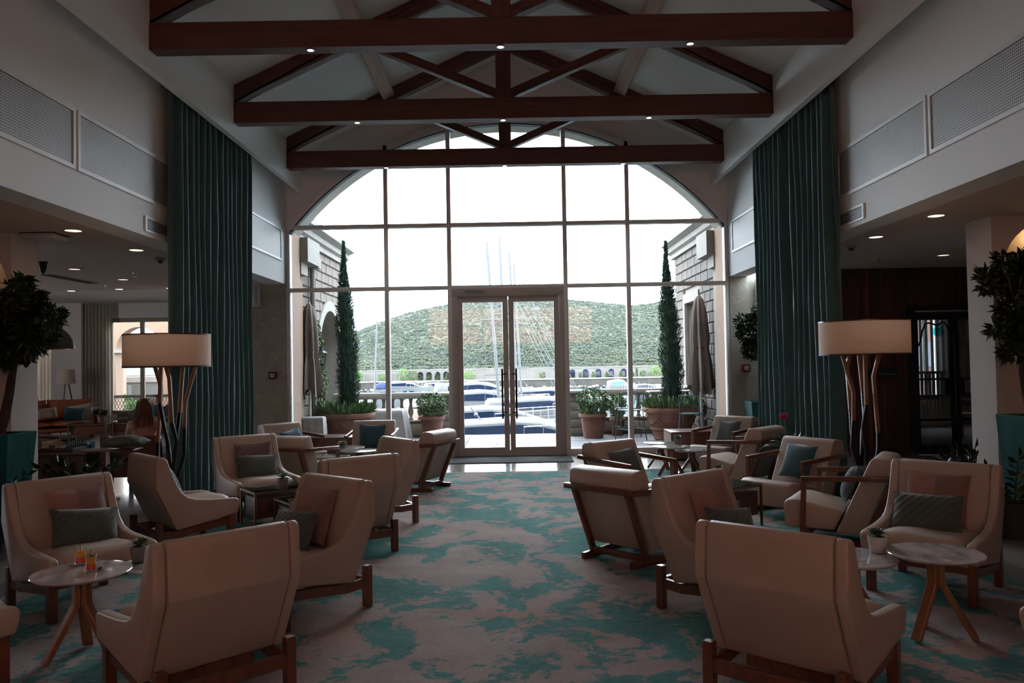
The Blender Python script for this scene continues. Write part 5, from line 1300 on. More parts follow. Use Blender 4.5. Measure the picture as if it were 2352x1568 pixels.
# wing buildings: stone-faced walls, cornice, arch on the left, window on the right
def blocks(parent, s, y0, y1, z0, z1, m, hole, seed, face='x'):
    rg = random.Random(seed); z = z0; k = 0; cache = {}
    while z < z1-.05:
        hgt = min(.205, z1-z); y = y0 - (0 if k % 2 else .24)
        while y < y1-.02:
            ln = rg.choice((.42, .5, .58)); a, b_ = max(y, y0), min(y+ln, y1); y += ln
            if b_-a < .06: continue
            segs = [(a, b_)]
            h = hole(z+hgt/2) if hole else None
            if h:
                segs = [(p_, q_) for p_, q_ in ((a, min(b_, h[0])), (max(a, h[1]), b_)) if q_-p_ > .04]
            for p_, q_ in segs:
                pr = rg.uniform(.015, .04); key = (round(q_-p_, 2), round(hgt, 2), rg.randrange(2))
                if key not in cache:
                    w_, e = q_-p_, .018
                    bk = MB(); r0 = [(.006, .006), (w_-.006, .006), (w_-.006, hgt-.006), (.006, hgt-.006)]; r1 = [(e+.01, e), (w_-e, e+.006), (w_-e-.006, hgt-e), (e, hgt-e-.004)]
                    bk.loft([[(0, a_, b2) for a_, b2 in r0], [(-s*.022, a_, b2) for a_, b2 in r0], [(-s*.042, a_, b2) for a_, b2 in r1]]); cache[key] = bk.mesh('stone_block')
                    cache[key].materials.append(MATS[m])
                o_ = bpy.data.objects.new('stone_block', cache[key]); COL.objects.link(o_); o_.parent = parent; o_.location = (s*XW, p_, z); o_.scale = (1+pr*4, 1, 1)
        z += hgt; k += 1
ZC = 3.85
ac, ar, az = 16.95, 1.0, 1.72                              # arch in the left wing: centre, radius, spring height
def wing(s):
    nm = 'left' if s < 0 else 'right'; q = MB(); xo = s*(XW+1.55)
    B = lambda x0, x1, *r: q.box(*sorted((x0, x1)), *r)
    if s < 0:
        B(s*XW, s*(XW+.45), YO, ac-ar, -.3, ZC); B(s*XW, s*(XW+.45), ac+ar, YE, -.3, ZC); n_ = 24
        pts = [(ac-ar*math.cos(PI*i/n_), az+ar*math.sin(PI*i/n_)) for i in range(n_+1)]
        for (ya, za), (yb, zb) in zip(pts[:-1], pts[1:]):
            for x in (s*XW, s*(XW+.45)): q.add([(x, ya, za), (x, yb, zb), (x, yb, ZC), (x, ya, ZC)], [(0, 1, 2, 3)])
            q.add([(s*XW, ya, za), (s*XW, yb, zb), (s*(XW+.45), yb, zb), (s*(XW+.45), ya, za)], [(0, 1, 2, 3)])
        B(s*(XW+1.45), xo, YO, YE, -.3, ZC); B(s*(XW+.45), xo, YO, YO+.2, -.3, ZC); B(s*(XW+.45), s*(XW+1.45), YE-.2, YE, -.3, ZC); B(s*(XW+.45), s*(XW+1.45), YO+.2, YE-.2, ZC-.6, ZC)
    else:
        wy0, wy1, wz0, wz1 = 16.05, 17.15, 1.0, 2.75
        B(s*XW, s*(XW+.45), YO, wy0, -.3, ZC); B(s*XW, s*(XW+.45), wy1, YE, -.3, ZC); B(s*XW, s*(XW+.45), wy0, wy1, -.3, wz0); B(s*XW, s*(XW+.45), wy0, wy1, wz1, ZC)
        B(s*(XW+.6), xo, YO, YE, -.3, ZC)
    w_ = struct(q.build('wall_wing_'+nm, 'pale_render' if s > 0 else 'peach_render'))
    if s < 0: hole = lambda z: (ac-ar-.20, ac+ar+.20) if z < az else ((ac-math.sqrt(max((ar+.2)**2-(z-az)**2, 0)), ac+math.sqrt(max((ar+.2)**2-(z-az)**2, 0))) if z < az+ar+.2 else None)
    else: hole = lambda z: (wy0-.18, wy1+.18) if wz0-.25 < z < wz1+.22 else None
    blocks(w_, s, YO+.02, YE, -.02, ZC, 'stone_wall' if s < 0 else 'stone_wall_grey', hole, 5+s)
    # cornice
    prof = [(0, 0), (-.10, 0), (-.10, .10), (-.17, .14), (-.17, .24), (-.30, .30), (-.30, .42), (0, .42)]
    c_ = MB(); rings = []
    for y in (YO+.02, YE+.25): rings.append([(s*XW+s*a, y, ZC+b_) for a, b_ in prof])
    c_.loft(rings); c_.box(*sorted((s*XW, xo)), YO, YE+.25, ZC, ZC+.40); c_.build('cornice', 'lime_stone', w_)
    if s < 0:
        a_ = MB(); n_ = 28; rings = []                       # white arch surround and jambs
        path = [(ac-ar, -.02), (ac-ar, az*.5)] + [(ac-ar*math.cos(PI*i/n_), az+ar*math.sin(PI*i/n_)) for i in range(n_+1)] + [(ac+ar, az*.5), (ac+ar, -.02)]
        for y, z in path:
            dy, dz = (y-ac), max(z-az, 0); L_ = math.hypot(dy, dz) or 1; oy, oz = dy/L_*.2, dz/L_*.2
            iy, iz = dy/L_*.008, dz/L_*.008; rings.append([(s*XW+.07, y-iy, z-iz), (s*XW+.07, y+oy, z+oz), (s*XW-.05, y+oy, z+oz), (s*XW-.46, y-iy, z-iz)])
        a_.loft(rings); a_.build('arch_surround', 'lime_stone', w_, smooth=True, angle=30)
        MB().box(s*XW, s*XW+.10, YO+.02, YO+.40, -.02, 3.2).build('pilaster', 'peach_render', w_); MB().box(s*XW, s*XW+.18, YO+.02, YO+.48, 3.2, 3.42).build('capital', 'lime_stone', w_)
        py_ = 15.25
        MB().tube([(s*XW+.11, py_, -.02), (s*XW+.11, py_, 3.45)], .05, 12).build('downpipe', 'lime_stone', w_, smooth=True)
        MB().box(s*XW+.01, s*XW+.25, py_-.13, py_+.13, 3.42, 3.62).build('hopper', 'lime_stone', w_)
        MB().box(s*XW, s*XW+.30, YO+.02, YO+.9, 3.42, 3.85).build('corbel', 'lime_stone', w_)
    else:
        fr = MB()
        for y0, y1, z0, z1 in ((wy0-.16, wy0, wz0-.2, wz1+.2), (wy1, wy1+.16, wz0-.2, wz1+.2), (wy0, wy1, wz1, wz1+.2), (wy0, wy1, wz0-.2, wz0)): fr.box(XW-.07, XW+.01, y0, y1, z0, z1)
        fr.build('window_surround', 'lime_stone', w_)
        MB().box(XW-.14, XW+.2, wy0-.05, wy1+.05, wz0-.04, wz0).build('window_sill', 'lime_stone', w_)
        f2 = MB()
        for y0, y1, z0, z1 in ((wy0, wy0+.07, wz0, wz1), (wy1-.07, wy1, wz0, wz1), ((wy0+wy1)/2-.05, (wy0+wy1)/2+.05, wz0, wz1), (wy0+.07, wy1-.07, wz0, wz0+.07), (wy0+.07, wy1-.07, wz1-.07, wz1)): f2.box(XW+.16, XW+.24, y0, y1, z0, z1)
        f2.build('window_frame', 'white_plastic', w_)
        MB().box(XW+.19, XW+.2, wy0+.06, wy1-.06, wz0+.06, wz1-.06).build('pane', 'boat_glass', w_)
        MB().box(XW-.18, XW, YO+.02, YO+.48, 3.2, 3.42).build('capital', 'lime_stone', w_); MB().box(XW-.30, XW, YO+.02, YO+.8, 3.42, 3.85).build('corbel', 'lime_stone', w_)
        MB().box(XW-.10, XW, YO+.02, YO+.40, -.02, 3.2).build('pilaster', 'lime_stone', w_)
wing(-1); wing(1)
# balustrade, posts
YB = 17.2
bal_p = [(.055, 0), (.055, .03), (.035, .05), (.032, .08), (.052, .13), (.062, .19), (.050, .25), (.034, .30), (.030, .36), (.036, .38), (.036, .42), (.050, .44), (.050, .46)]
bal_me = MB().lathe(bal_p, 14).mesh('baluster', smooth=True, angle=40)
def balustrade(x0, x1, label):
    t = thing('balustrade', label, 'balustrade', (x0, YB, -.02)); L = x1-x0
    MB().box(0, L, -.13, .13, 0, .34).build('plinth', 'beige_stone', t, bevel=.006); MB().box(.02, L-.02, -.15, -.13, .05, .28).build('plinth_panel', 'beige_stone', t, bevel=.01)
    MB().box(-.0, L, -.15, .15, .34, .37).build('base_rail', 'lime_stone', t); MB().box(-.0, L, -.16, .16, .83, .96).build('top_rail', 'lime_stone', t, bevel=.012)
    n_ = int(L/.185); 
    for i in range(n_): obj('baluster', bal_me, 'lime_stone', t, (L*(i+.5)/n_, 0, .37))
balustrade(-3.80, -1.66, 'pale stone balustrade on the arched-wing side of the terrace opening'); balustrade(1.72, 3.80, 'pale stone balustrade on the window-wing side of the terrace opening')
for s, x, lab in ((-1, -1.44, 'lounge-side'), (1, 1.45, 'restaurant-side')):
    t = thing('stone_post', 'square sandstone post ending the %s balustrade' % lab, 'post', (x, YB-.25, -.02)); z = 0
    for k in range(5): MB().box(-.20, .20, -.20, .20, z+.004, z+.176).build('stone_block', 'stone_wall_grey' if s > 0 else 'beige_stone', t, bevel=.006); z += .18
    MB().box(-.24, .24, -.24, .24, z, z+.055).build('cap', 'lime_stone', t, bevel=.008)
# big terracotta pots with cypress and grass
def cypress(t, base, h, r, seed, n=9000):
    rg = np.random.default_rng(seed); u = rg.uniform(0, 1, n); z = base+h*u; prof = r*np.interp(u, [0, .25, .5, .70, .84, .92, 1], [.9, 1.05, .95, .62, .26, .10, .01]); Lf = np.interp(u, [0, .6, .85, 1], [1, .9, .6, .5])
    a = rg.uniform(0, 2*PI, n); rad = prof*rg.uniform(.35, 1.05, n)*(1+.18*np.sin(a*3+z*7)); lean = .03*np.sin(z*1.3)
    P = np.stack([np.cos(a)*rad+lean, np.sin(a)*rad, z], 1); D = np.stack([np.cos(a)*.45, np.sin(a)*.45, np.ones(n)*.9], 1)+rg.normal(size=(n, 3))*.28
    stuff(obj('foliage', leaves_mesh('foliage', P, D, Lf*rg.uniform(.06, .13, n), .016, .1, rg), 'cypress_needles', t))
    MB().tube([(0, 0, base-.1), (0, 0, base+h*.9)], [.035, .008], 8).build('trunk', 'bark', t)
    MB().lathe([(.04, base), (r*.55, base+.1), (r*.66, base+h*.25), (r*.58, base+h*.5), (r*.36, base+h*.7), (r*.12, base+h*.84), (.004, base+h*.93)], 12, cap=False).build('inner_foliage', 'cypress_needles', t, smooth=True)
def big_pot(px, Y, label, seed):
    x = at_y(px, 950, Y).x; t = thing('cypress_pot', label, 'potted tree', (x, Y, -.02), 0, 'cypress pots on the terrace'); H = .66
    MB().lathe([(.001, 0), (.30, 0), (.31, .05), (.335, .06), (.335, .10), (.36, .22), (.39, .24), (.39, .29), (.40, .30), (.455, H-.13), (.47, H-.12), (.47, H-.105), (.53, H-.09), (.545, H-.045), (.53, H), (.47, H), (.45, H-.06), (.001, H-.06)], 48, cap=False).build('pot', 'terracotta', t, smooth=True, angle=40)
    q = MB()                                               # swags in relief round the pot
    for k in range(8):
        a0 = 2*PI*k/8; pts = []
        for v in np.linspace(0, 1, 9):
            a = a0 + v*2*PI/8; z = H-.20-.10*math.sin(PI*v); rr = .40 + (.455-.40)*((z-.30)/(H-.43)) + .008; pts.append((rr*math.cos(a), rr*math.sin(a), z))
        q.tube(pts, .016, 6); q.sphere((pts[0][0]*1.01, pts[0][1]*1.01, pts[0][2]), .03, 8, 6)
    q.build('relief', 'terracotta', t, smooth=True, angle=70)
    MB().lathe([(.001, H-.055), (.44, H-.055), (.44, H-.03), (.001, H-.02)], 24, cap=False).build('soil', 'soil', t)
    rg = np.random.default_rng(seed); n = 1500; a = rg.uniform(0, 2*PI, n); rr = .46*np.sqrt(rg.uniform(.05, 1, n)); P = np.stack([np.cos(a)*rr, np.sin(a)*rr, np.full(n, H-.03)], 1)
    D = np.stack([np.cos(a)*.5, np.sin(a)*.5, np.ones(n)], 1)+rg.normal(size=(n, 3))*.35; stuff(obj('grass', leaves_mesh('grass', P, D, rg.uniform(.12, .30, n), .012, .1, rg, .3), 'grass_blade', t))
    z1 = at_y(px+2, 556, Y).z+.02; cypress(t, H-.05, z1-H+.05, .175, seed+1); return t
big_pot(797, 15.35, 'big swagged terracotta pot with tall cypress before the arched wing', 41); big_pot(1541, 15.35, 'big swagged terracotta pot with tall cypress before the wing with the window', 43)
# table under a white cloth
tb = thing('outdoor_table', 'long outdoor table hidden under a white cloth behind the lounge-side cypress pot', 'table', (-2.95, 16.35, -.02))
n_ = 60; rings = []
def edge(k, g_, wv):
    P_ = [(-.78-g_, -.36-g_), (.78+g_, -.36-g_), (.78+g_, .36+g_), (-.78-g_, .36+g_)]; u = k/n_*4; i = int(u) % 4; f_ = u-int(u); a, b_ = P_[i], P_[(i+1) % 4]
    nx, ny = (b_[1]-a[1]), -(b_[0]-a[0]); L_ = math.hypot(nx, ny); w_ = wv*math.sin(k*2.1)*(0 if f_ < .03 else 1); return (a[0]+(b_[0]-a[0])*f_+nx/L_*w_, a[1]+(b_[1]-a[1])*f_+ny/L_*w_)
for z, g_, wv in ((.02, .10, .03), (.30, .06, .022), (.58, .01, .006), (.64, 0, 0), (.655, -.02, 0), (.66, -.3, 0)): rings.append([(*edge(k, g_, wv), z) for k in range(n_)])
cl = MB(); cl.loft(rings); cl.build('cloth', 'tablecloth', tb, smooth=True, angle=50)
for a in (-1, 1):
    for b_ in (-1, 1): MB().box(a*.65-.03, a*.65+.03, b_*.28-.03, b_*.28+.03, 0, .6).build('leg', 'metal_dark_teal', tb)
t2 = thing('outdoor_table', 'short outdoor table under a white cloth beside the closed parasol of the arched wing', 'table', (-3.56, 14.36, -.02))
rings = []
for z, g_, wv in ((.02, .03, .012), (.40, .012, .008), (.63, 0, 0), (.655, -.02, 0), (.66, -.1, 0)):
    rings.append([(x*(1), y, z) for x, y in [(-.22-g_+(.44+2*g_)*k/10, -.13-g_+wv*math.sin(k*2.2)) for k in range(11)] + [(.22+g_, -.13-g_+(.26+2*g_)*k/6) for k in range(1, 7)] + [(.22+g_-(.44+2*g_)*k/10, .13+g_+wv*math.sin(k*2.2)) for k in range(1, 11)] + [(-.22-g_, .13+g_-(.26+2*g_)*k/6) for k in range(1, 6)]])
MB().loft(rings).build('cloth', 'tablecloth', t2, smooth=True, angle=50)
for a in (-1, 1): MB().box(a*.15-.02, a*.15+.02, -.02, .02, 0, .6).build('leg', 'metal_dark_teal', t2)
# shrubs in pots
def shrub(px, Y, r, h, label, m, blobs, n, seed, leaf=.06):
    x = at_y(px, 950, Y).x; t = thing('potted_shrub', label, 'potted shrub', (x, Y, -.02), 0, 'shrubs in terracotta pots')
    MB().lathe([(.001, 0), (r*.72, 0), (r*.95, h*.86), (r*1.08, h*.88), (r*1.08, h), (r*.92, h), (r*.9, h-.05), (.001, h-.05)], 32, cap=False).build('pot', 'terracotta', t, smooth=True, angle=40)
    rg = np.random.default_rng(seed); P, D = blob_points(rg, blobs, n); stuff(obj('foliage', leaves_mesh('foliage', P, D, rg.uniform(.7, 1.2, n)*leaf, leaf*.6, rng=rg), m, t))
    MB().tube([(0, 0, h-.05), (0, 0, h+.2)], .02, 6).build('stem', 'bark', t)
shrub(992, 16.36, .25, .50, 'round clipped shrub in a terracotta pot by the lounge-side stone post', 'leaf_hedge', [((0, 0, .78), (.30, .28, .18)), ((.05, 0, .62), (.28, .25, .14))], 1500, 51)
shrub(1362, 16.3, .27, .50, 'round clipped shrub in a terracotta pot by the restaurant-side stone post', 'leaf_hedge', [((0, 0, .80), (.33, .28, .20)), ((.02, 0, .62), (.30, .25, .16))], 1700, 52)
shrub(1418, 16.85, .16, .36, 'loose leafy shrub in a small pot along the restaurant-side balustrade', 'leaf_hedge', [((0, 0, .62), (.18, .2, .24))], 700, 53)
shrub(742, 15.62, .17, .35, 'bright green bush in a pot against the arched wing', 'leaf_bright', [((0, 0, .62), (.24, .24, .26)), ((-.05, 0, .45), (.2, .2, .15))], 1500, 54, .05)
shrub(1622, 15.7, .18, .40, 'dark leafy bush in a pot behind the bar stools', 'leaf_hedge', [((0, 0, .75), (.2, .22, .3))], 1000, 55)
rg = np.random.default_rng(61); bb = []
for px, py, Y, r in ((716, 760, 15.3, .10), (728, 790, 15.5, .13), (730, 830, 15.6, .12), (735, 860, 15.7, .16), (742, 880, 15.8, .18), (738, 900, 15.6, .2)):
    p_ = at_y(px, py, Y); bb.append(((-XW+.12, Y, p_.z), (.10, r*1.4, r*1.5)))
P, D = blob_points(rg, bb, 2600); vn = thing('jasmine_vine', 'flowering jasmine climbing the stone beside the arch', 'climbing plant', (-XW+.1, 15.55, -.02))
stuff(obj('foliage', leaves_mesh('foliage', P-np.array([-XW+.1, 15.55, -.02]), D, rg.uniform(.04, .07, len(P)), .035, rng=rg), 'leaf_jasmine', vn))
MB().tube([(.02, .1, 0), (.0, 0, .8), (.02, -.1, 1.5), (0, -.25, 2.1)], .018, 6).build('stem', 'bark', vn)
# lanterns on the left wing
def lantern(y, z, label, out=.26):
    t = thing('wall_lantern', label, 'lantern', (-XW+.07, y, z), 0, 'black wall lanterns')
    MB().box(0, .03, -.035, .035, -.09, .09).build('back_plate', 'black_metal', t)
    MB().tube([(.02, 0, .05), (out*.5, 0, .10), (out, 0, .07), (out, 0, .0)], .012, 8).build('bracket', 'black_metal', t, smooth=True)
    c = (out, 0, 0)
    MB().lathe([(.012, .02), (.02, 0), (.05, -.045), (.115, -.085), (.115, -.095), (.001, -.095)], 6, c, cap=False).build('roof', 'black_metal', t)
    MB().lathe([(.085, -.096), (.055, -.30)], 6, c, cap=False).build('glass', 'clear_glass', t)
    q = MB()
    for k in range(6): a = 2*PI*k/6; q.tube([(out+.087*math.cos(a), .087*math.sin(a), -.095), (out+.056*math.cos(a), .056*math.sin(a), -.30)], .006, 5)
    q.lathe([(.001, -.33), (.03, -.325), (.06, -.30), (.06, -.29), (.001, -.29)], 6, c, cap=False); q.build('cage', 'black_metal', t)
    MB().tube([(out, 0, -.28), (out, 0, -.20)], .015, 8).build('bulb', 'white_pot', t)
p = at_x(735, 800, -XW+.3); lantern(p.y-.0, p.z, 'black wall lantern before the opening of the arch'); p = at_x(788, 806, -XW+.33); lantern(YE-.10, p.z-.0, 'black wall lantern at the outer corner of the arched wing', .24)
# closed parasols
def parasol(x, y, ztop, zbot, label, seed):
    t = thing('closed_parasol', label, 'parasol', (x, y, -.02), 0, 'closed taupe parasols'); rg = random.Random(seed)
    MB().tube([(0, 0, 0), (0, 0, ztop)], .024, 10).build('pole', 'white_plastic', t, smooth=True); MB().box(-.17, .17, -.17, .17, 0, .06).build('base', 'metal_dark_teal', t, bevel=.01)
    n = 40; rings = []
    for z, r, lob in ((ztop-.02, .03, .1), (ztop-.10, .09, .2), (ztop-.35, .15, .35), (ztop-.8, .19, .4), (ztop-1.0, .17, .35), (zbot+.5, .22, .45), (zbot+.15, .25, .5), (zbot, .26, .55)):
        rings.append([(r*(1-lob/2+lob/2*math.cos(8*2*PI*j/n+z*.8))*math.cos(2*PI*j/n), r*(1-lob/2+lob/2*math.cos(8*2*PI*j/n+z*.8))*math.sin(2*PI*j/n), z + (.10*math.sin(2*PI*j/n*4+1) if z == zbot else 0)) for j in range(n)])
    MB().loft(rings, cap=False).build('canopy', 'umbrella_cloth', t, smooth=True, angle=80)
    MB().lathe([(.13, ztop-1.02), (.135, ztop-.98)], 20, cap=False).build('strap', 'walnut_dark', t)
zt1, zb1 = at_y(705, 692, 14.75).z, at_y(705, 915, 14.75).z
parasol(at_y(707, 800, 14.75).x+.03, 14.75, zt1, zb1+.1, 'closed taupe parasol beside the arched wing', 2)
zt1, zb1 = at_y(1638, 672, 14.75).z, at_y(1638, 905, 14.75).z
parasol(3.575, 14.92, zt1, zb1+.1, 'closed taupe parasol beside the wing with the window', 3)
# bar chairs
def bar_chair(px, Y, rz, label):
    x = at_y(px, 950, Y).x; t = thing('bar_chair', label, 'bar chair', (x, Y, -.02), rz, 'dark metal bar chairs')
    MB().box(-.19, .19, -.19, .19, .58, .60).build('seat', 'metal_dark_teal', t, bevel=.006)
    for a in (-1, 1):
        MB().tube([(a*.22, .22, 0), (a*.17, .17, .59)], .011, 6).build('leg', 'metal_dark_teal', t)
        MB().tube([(a*.22, -.22, 0), (a*.17, -.17, .59), (a*.18, -.21, .92)], .011, 6).build('leg', 'metal_dark_teal', t)
        MB().tube([(a*.20, .20, .22), (a*.20, -.20, .22)], .008, 6).build('stretcher', 'metal_dark_teal', t)
    MB().tube([(-.2, .2, .22), (.2, .2, .22)], .008, 6).build('stretcher', 'metal_dark_teal', t)
    MB().tube([(-.18, -.21, .92), (0, -.25, .93), (.18, -.21, .92)], .011, 6).build('top_rail', 'metal_dark_teal', t)
    for k in range(7): MB().tube([(-.15+.05*k, -.22-.02*math.sin(PI*k/6), .92), (-.14+.047*k, -.18, .60)], .004, 5).build('spindle', 'metal_dark_teal', t)
bar_chair(1448, 15.75, .5, 'dark metal bar chair between the shrubs and the restaurant-side cypress pot'); bar_chair(1588, 14.42, -.4, 'dark metal bar chair between the restaurant-side cypress pot and the closed parasol'); bar_chair(1440, 16.42, .2, 'dark metal bar chair by the restaurant-side balustrade')
YT = 16.2; p = at_y(1560, 892, YT); t = thing('bar_table', 'high outdoor table with white top behind the restaurant-side cypress', 'table', (3.32, 16.55, -.02))
MB().box(-.46, .46, -.25, .25, .90, .93).build('tabletop', 'tablecloth', t, bevel=.006)
for a in (-1, 1): MB().tube([(a*.36, 0, 0), (a*.36, 0, .9)], .025, 8).build('leg', 'metal_dark_teal', t)

# ================================================================ PORCH SEEN FROM THE LOUNGE
PY = 21.8; q = MB(); px_c = at_y(318, 752, PY); rr = .62; zs_ = at_y(300, 803, PY).z
ax = px_c.x; q.box(-16, ax-rr, PY, PY+.4, -.3, 3.6); q.box(ax+rr, -7.9, PY, PY+.4, -.3, 3.6); n_ = 20
pts = [(ax-rr*math.cos(PI*i/n_), zs_+rr*math.sin(PI*i/n_)) for i in range(n_+1)]
for (xa, za), (xb, zb) in zip(pts[:-1], pts[1:]):
    for y in (PY, PY+.4): q.add([(xa, y, za), (xb, y, zb), (xb, y, 3.6), (xa, y, 3.6)], [(0, 1, 2, 3)])
    q.add([(xa, PY, za), (xb, PY, zb), (xb, PY+.4, zb), (xa, PY+.4, za)], [(0, 1, 2, 3)])
q.box(-6.9, -5.6, PY, PY+.4, -.3, 3.6).box(-7.9, -6.9, PY, PY+.4, 2.6, 3.6)
pw = struct(q.build('wall_porch', 'peach_render'))
MB().box(ax-rr-.06, ax-rr+.10, PY-.06, PY+.46, zs_-.08, zs_+.02).build('impost', 'lime_stone', pw); MB().box(ax+rr-.10, ax+rr+.06, PY-.06, PY+.46, zs_-.08, zs_+.02).build('impost', 'lime_stone', pw)
struct(MB().box(-16, -5.4, 19.7, PY+.6, -.3, -.05).build('porch_floor', 'paving_pale'))
fnc = thing('lattice_screen', 'dark wicker lattice bench backs standing outside the lounge window', 'screen', (-9.0, 20.1, -.05))
MB().box(-2.9, 1.6, -.02, .02, .88, .95).build('top_rail', 'fence_dark', fnc); MB().box(-2.9, 1.6, -.025, .0, .0, .12).build('bottom_rail', 'fence_dark', fnc)
for x in (-2.9, -1.4, .1, 1.6): MB().box(x-.025, x+.025, -.02, .02, 0, .95).build('post', 'fence_dark', fnc)
lt = MB()
for k in range(60):
    x = -3.0+k*.08
    for d_ in (-1, 1):
        x2 = x+d_*.4
        lt.bar((max(-2.9, min(1.6, x)), 0, .12), (max(-2.9, min(1.6, x2)), 0, .90), .012, .006, (0, 1, 0))
stuff(lt.build('lattice', 'fence_dark', fnc))
# sea wall, fence and boulders beyond the porch
sw = thing('sea_wall', 'brown stone sea wall with timber fence seen through the porch arch', 'sea wall', (-14.8, 30, -2.5))
MB().box(-6, 3.5, 0, .8, 0, 3.55).build('wall', 'quay_stone', sw); MB().box(-6, 3.5, -.05, .9, 3.55, 3.75).build('coping', 'lime_stone', sw)
plk = MB().box(0, .16, -.10, -.06, 2.35, 2.95).mesh('plank')
for k in range(44): obj('plank', plk, 'boat_tan' if k % 2 else 'brick_red', sw, (-5.8+k*.2, 0, 0))
for k in range(5): MB().box(-5+k*1.8, -4.85+k*1.8, -.3, 0, 2.9, 3.45).build('buttress', 'quay_stone', sw)
rg = np.random.default_rng(71)
for k in range(24):
    x = -16.5+k*.20+rg.uniform(-.05, .05); r = rg.uniform(.13, .22); b_ = MB(); b_.sphere((0, 0, 0), r, 8, 5, 1, .9, .75)
    b_.v = [tuple(np.array(v)*rg.uniform(.85, 1.12)) for v in b_.v]
    tag(b_.build('boulder', 'lime_stone', smooth=True, angle=40, loc=(x, 28.6+rg.uniform(-.2, .2), -.25+rg.uniform(-.04, .05))), 'pale boulder on the bank below the sea wall fence', 'boulder', 'boulders below the sea wall')
struct(MB().box(-20, -9, 28.0, 30.0, -4.0, -.35).build('ground_bank', 'beige_stone'))
shm = at_y(290, 900, 24.0); t = thing('bush', 'green bush at the foot of the porch arch', 'bush', (shm.x-.05, 24.0, -.3)); rg = np.random.default_rng(72)
P, D = blob_points(rg, [((0, 0, .75), (.35, .3, .35)), ((.3, 0, .55), (.3, .3, .22))], 1300); stuff(obj('foliage', leaves_mesh('foliage', P, D, .07, .045, rng=rg), 'leaf_bright', t)); MB().tube([(0, 0, -.2), (0, 0, .6)], .03, 6).build('stem', 'bark', t)
p = at_y(125, 900, 22.9); t = thing('cypress_tree', 'slim cypress standing before the ochre house outside the lounge', 'tree', (p.x, 23.2, -.3)); cypress(t, .2, 2.9, .30, 73, 5000)
ho = thing('ochre_house', 'ochre house wall with window bands beyond the lounge window', 'building', (-15.5, 26.0, -1)); MB().box(-2.5, 2.0, 0, 2, 0, 6).build('wall', 'peach_render', ho)
for x in (-1.2, .6): MB().box(x-.4, x+.4, -.05, .02, 2.2, 3.6).build('window', 'boat_glass', ho)
MB().box(-2.5, 2.0, -.08, 0, 3.9, 4.05).build('string_course', 'lime_stone', ho)

# ================================================================ MARINA
ZW = -4.0
sea = struct(MB().add([(-9000, 18.6, ZW), (9000, 18.6, ZW), (9000, 30000, ZW), (-9000, 30000, ZW)], [(0, 1, 2, 3)]).build('sea', 'sea_water'))
struct(MB().box(-30, 30, 17.55, 19.0, ZW, -.35).build('quay_near', 'quay_stone'))
def yacht(px, py, Y, L, H, rz, label, tan=None, glass='boat_glass', seed=0):
    """motor yacht; (px,py) is where the sheer line amidships shows"""
    p = at_y(px, py, Y); fb = p.z-ZW; t = thing('motor_yacht', label, 'yacht', (p.x, Y, ZW), rz, 'moored motor yachts'); B = L*.15; n = 14
    rings = []
    for k in range(n+1):
        u = k/n; x = -L/2+L*u; w = B*(1-max(0, (u-.55)/.45)**2.2)+.02; sh = fb*(1+.10*u*u)
        rings.append([(x+.6*max(0, u-.8), -w, sh), (x, -w*.92, sh*.55), (x-.3*u, -w*.6, .0), (x-.5*u, 0, -.3), (x-.3*u, w*.6, .0), (x, w*.92, sh*.55), (x+.6*max(0, u-.8), w, sh), (x, 0, sh+.08)])
    h = MB().loft(rings); hl_ = h.build('hull', 'boat_white', t, smooth=True, angle=45)
    c = [(-.30*L, fb), (-.28*L, fb+H*.85), (.02*L, fb+H), (.12*L, fb+H*.92), (.36*L, fb+.10)]
    MB().prism(c, -B*.66, B*.66, 'y').build('superstructure', 'boat_white', t, bevel=.12, seg=3)
    su_ = [c_ for c_ in COL.objects if c_.parent == t][-1]
    for s in (-1, 1):
        MB().prism([(-.2*L, fb+H*.42), (-.2*L, fb+H*.72), (.04*L, fb+H*.80), (.13*L, fb+H*.66), (.24*L, fb+H*.36)], s*B*.665, s*B*.68, 'y').build('window_band', glass, su_)
        for x0_, x1_ in ((-.40, -.12), (-.02, .20)):
            MB().prism([(x0_*L, fb-.42), ((x0_+.02)*L, fb-.24), ((x0_+x1_)/2*L, fb-.18), ((x1_-.03)*L, fb-.25), (x1_*L, fb-.40)], s*B*.96, s*B*1.0, 'y').build('hull_window', glass, hl_)
        MB().box((.06)*L, (.10)*L, *sorted((s*B*.97, s*B*1.005)), fb-.38, fb-.22).build('hull_pane', 'boat_blue', hl_)
        rl = MB(); pts = []
        for k in range(7):
            u = .55+.42*k/6; w = B*(1-max(0, (u-.55)/.45)**2.2)+.0; b0 = Vector((-L/2+L*u, s*w*.95, fb*(1+.1*u*u))); pts.append(b0+Vector((0, 0, .55))); rl.tube([b0, pts[-1]], .018, 5)
        rl.tube(pts, .02, 5); rl.build('rail', 'chrome', t)
    if tan: MB().prism([(-.48*L, fb+.1), (-.46*L, fb+.5), (-.34*L, fb+H*.95), (-.24*L, fb+H*.8), (-.26*L, fb+.1)], -B*.6, B*.6, 'y').build('cockpit_cover', tan, t, bevel=.05)
    q = MB(); q.tube([(-.1*L, 0, fb+H*.9), (-.14*L, 0, fb+H*1.45)], .03, 6); q.sphere((-.12*L, 0, fb+H*1.15), .07, 10, 6); q.build('radar_mast', 'boat_white', t, smooth=True)
    return t
yacht(1168, 1017, 27, 9.0, .85, .05, 'white motor yacht with blue hull windows moored closest to the door', 'boat_cream', 'boat_glass')
yacht(1105, 982, 33, 9, .9, .12, 'white motor yacht with tan cockpit cover behind the closest yacht', 'boat_tan')
yacht(1240, 955, 38, 9, .95, .1, 'white motor yacht with dark screen behind the restaurant-side door leaf')
